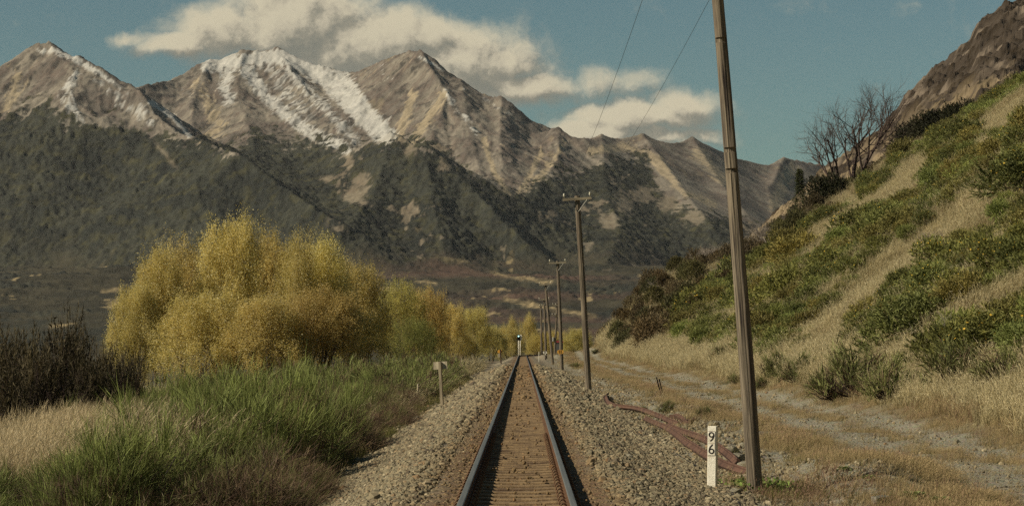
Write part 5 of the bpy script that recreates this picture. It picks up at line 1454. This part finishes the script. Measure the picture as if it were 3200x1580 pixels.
# --- bare dead trees on the crest
DT = [(2628, 525, 350, 2450, 1.0, 'bare dead tree leaning toward the track, outermost of the crest trio', -.55, 31), (2668, 500, 300, 2668, .9, 'straight bare dead tree in the middle of the crest trio', -.02, 32), (2700, 480, 292, 2790, 1.15, 'widest bare dead tree with the most limbs, uphill one of the crest trio', .34, 33)]
for (uu_, vb_, vt_, ut_, k_, lab, lean_, sd) in DT:
    p = crest(uu_); Y0 = p[1]; r_ = np.random.default_rng(sd)
    ht = at(uu_, vt_, Y0)[2] - p[2]
    o = thing('dead_tree', lab, 'dead tree', p, (0, 0, 0), 'bare dead trees on the crest')
    tr, br = MB(), MB(); ends = []
    nst = 4 if lean_ > .2 else 3
    tr.tube([(0, 0, -.6), (lean_ * .15, 0, .35 * ht * .3), (lean_ * ht * .12, 0, ht * .2)], [.3, .24, .2], 8)
    for j in range(nst):
        d = nrmz(np.array([lean_ * .8 + (j - (nst - 1) / 2) * .42 + r_.normal(0, .08), r_.normal(0, .3), 1.0]))
        grow(br, np.array([lean_ * ht * .03 * j, 0, ht * (.02 + .06 * j)]), d, ht * r_.uniform(.5, .62), .19, 0, r_, ends, 3, .15, (4, 6), .04, .8, (7, 6, 5, 4), .45)
    tr.build('trunk', M['dead_bark'], o, True); br.build('limbs', M['dead_bark'], o, True)
# --- small conifer on the skyline
p = crest(2500); b, tr = MB(), MB(); r_ = np.random.default_rng(8)
p = at(2500, 650, 415); ht = at(2500, 528, 415)[2] - float(H(p[0], p[1])); p[2] = float(H(p[0], p[1]))
o = thing('conifer', 'small dark conifer with pale trunk breaking the skyline below the dead trees', 'tree', p)
tr.tube([(0, 0, -.4), (0, 0, ht * .97)], [.2, .03], 7); tr.build('trunk', M['bark'], o)
n = 3200; zz = r_.uniform(.12, 1, n) ** .9 * ht; lay = np.floor(zz / ht * 13) / 13
rr_ = (1.03 - zz / ht) * ht * .21 * r_.uniform(.15, 1.05, n) * (1 + .35 * np.sin(lay * 97)); a = r_.uniform(0, 6.28, n)
D_ = np.stack([np.cos(a), np.sin(a), np.full(n, -.15)], -1) + r_.normal(0, .25, (n, 3))
blades(b, np.stack([rr_ * np.cos(a), rr_ * np.sin(a), zz], -1), D_, .55, .10, mixc(c3('#1f2413'), c3('#3a4024'), r_.random(n)), mixc(c3('#262c16'), c3('#4a502d'), r_.random(n)), 2, None, r_)
b.build('crown', M['gorse'], o)
# --- grey dead brush
def dead_brush(seed, h=2.2, stems=9):
    r_ = np.random.default_rng(seed); b = MB(); ends = []
    for j in range(stems):
        a = r_.uniform(0, 6.28)
        grow(b, np.array([0, 0, -.1]) + r_.normal(0, .15, 3) * [1, 1, 0], nrmz(np.array([math.cos(a) * .6, math.sin(a) * .6, 1])), h * .5, .045, 0, r_, ends, 3, .2, (3, 4), .05, .8, (4, 3, 3, 3), .5)
    return b.mesh('dead_shrub', [M['grey_twig']])
db = [dead_brush(700 + k) for k in range(3)]
DB = [(2262, 750, 1), (2290, 742, 1), (2318, 735, 1), (2340, 715, 1), (2362, 712, 1.1), (2385, 700, 1), (2405, 690, 1.1), (2430, 672, 1), (2450, 662, .9), (2380, 730, 1), (2330, 760, .9), (2190, 800, .9), (2160, 790, .8), (2215, 775, 1), (2420, 700, 1), (2060, 880, .8)]
for k, (uu_, vb_, sc) in enumerate(DB):
    p = crest(uu_)
    if uu_ < 2200: p = hit(uu_, vb_ + 20)
    o = link('dead_shrub', db[k % 3]); o.location = (p[0], p[1] - 3 - 2.0 * (k % 3), float(H(p[0], p[1] - 3 - 2.0 * (k % 3))) + .3); s_ = sc * 1.75; o.scale = (s_, s_, s_ * .85); o.rotation_euler = (0, 0, k * 1.7)
    tag(o, 'leafless grey dead shrub in the pale thicket along the skyline beyond the near pole', 'dead shrub', 'grey dead shrubs')
for (uu_, vb_, sc, lab) in ((2960, 1130, .8, 'thin bare grey branch standing in straw grass near the frame edge'), (2905, 800, .8, 'bare grey shrub on the slope between two gorse bands'), (2255, 865, 1.1, 'pale bare sapling standing on the slope just beyond the near pole'), (2050, 935, .9, 'tangle of white dead branches lying on the far slope')):
    p = hit(uu_, vb_); o = link('dead_shrub', db[int(uu_) % 3]); o.location = p; o.scale = (sc, sc, sc); tag(o, lab, 'dead shrub')
# --- fleshy rosettes and a creeping weed
def rosette(seed, n=16, L=.26):
    r_ = np.random.default_rng(seed); b = MB()
    for j in range(n):
        a = j * 2.4 + r_.normal(0, .2); el = .25 + 1.0 * j / n; Lj = L * (1.1 - .5 * j / n); wj = Lj * .36
        t_ = np.linspace(0, 1, 6); d = np.array([math.cos(a), math.sin(a)])
        rad = Lj * (t_ * math.cos(el)); zz = Lj * (t_ * math.sin(el) - .35 * t_ ** 2) + .02
        wv = wj * np.sin(np.pi * np.clip(t_ * .92 + .06, 0, 1)) ** .8
        L_ = np.stack([d[0] * rad - d[1] * wv / 2, d[1] * rad + d[0] * wv / 2, zz + .25 * wv], -1); C_ = np.stack([d[0] * rad, d[1] * rad, zz], -1); R_ = np.stack([d[0] * rad + d[1] * wv / 2, d[1] * rad - d[0] * wv / 2, zz + .25 * wv], -1)
        V = np.stack([L_, C_, R_], 1).reshape(-1, 3)
        q = [[3 * i, 3 * i + 1, 3 * i + 4, 3 * i + 3] for i in range(5)] + [[3 * i + 1, 3 * i + 2, 3 * i + 5, 3 * i + 4] for i in range(5)]
        g_ = mixc(c3('#66753f'), c3('#98a26a'), r_.random(18)); b.add(V, q, (), g_)
    return b.mesh('leafy_rosette', [M['leaf']], True)
for k, (uu_, vb_, sc, lab) in enumerate(((2856, 1566, 1.25, 'large woolly leaved rosette, tallest and nearest the metal bracket'), (2942, 1580, 1.1, 'woolly leaved rosette close to the thin stick at the frame bottom'), (2718, 1502, .8, 'smaller bright rosette on the gravel heap edge behind the large one'), (2640, 1470, .6, 'tiny rosette at the top of the gravel heap'), (2468, 1556, .5, 'tiny rosette in the weeds near the pole foot'))):
    p = hit(uu_, vb_); o = link('leafy_rosette', rosette(800 + k)); o.location = p; o.scale = (sc,) * 3; o.rotation_euler = (0, 0, k); tag(o, lab, 'rosette plant', 'woolly leaved rosettes')
r_ = np.random.default_rng(9); b = MB(); n = 1500
uu_ = r_.normal(2385, 34, n); vv_ = r_.normal(1532, 9, n)
p0 = hit(2385, 1532); x_ = p0[0] + r_.normal(0, .22, n); y_ = p0[1] + r_.normal(0, .42, n)
leaves(b, np.stack([x_, y_, H(x_, y_) + np.abs(r_.normal(.05, .05, n))], -1), .06, .055, mixc(c3('#45591d'), c3('#84994a'), r_.random(n)), nrmz(r_.normal(0, 1, (n, 3)) + [0, 0, .4]), r_)
tag(b.build('creeping_weed', M['leaf']), kind='stuff')
x_, y_ = r_.normal(3.95, .5, 260), r_.normal(35.8, 1.1, 260)
scatter('reddish_grass', np.stack([x_, y_, H(x_, y_)], -1), g_red + g_gold[:1] + g_green[:1], rots(260), r_.uniform(.4, .9, 260))
if HAZE > 0:
    tag(hz.build('haze', HAZE_MAT), kind='stuff')
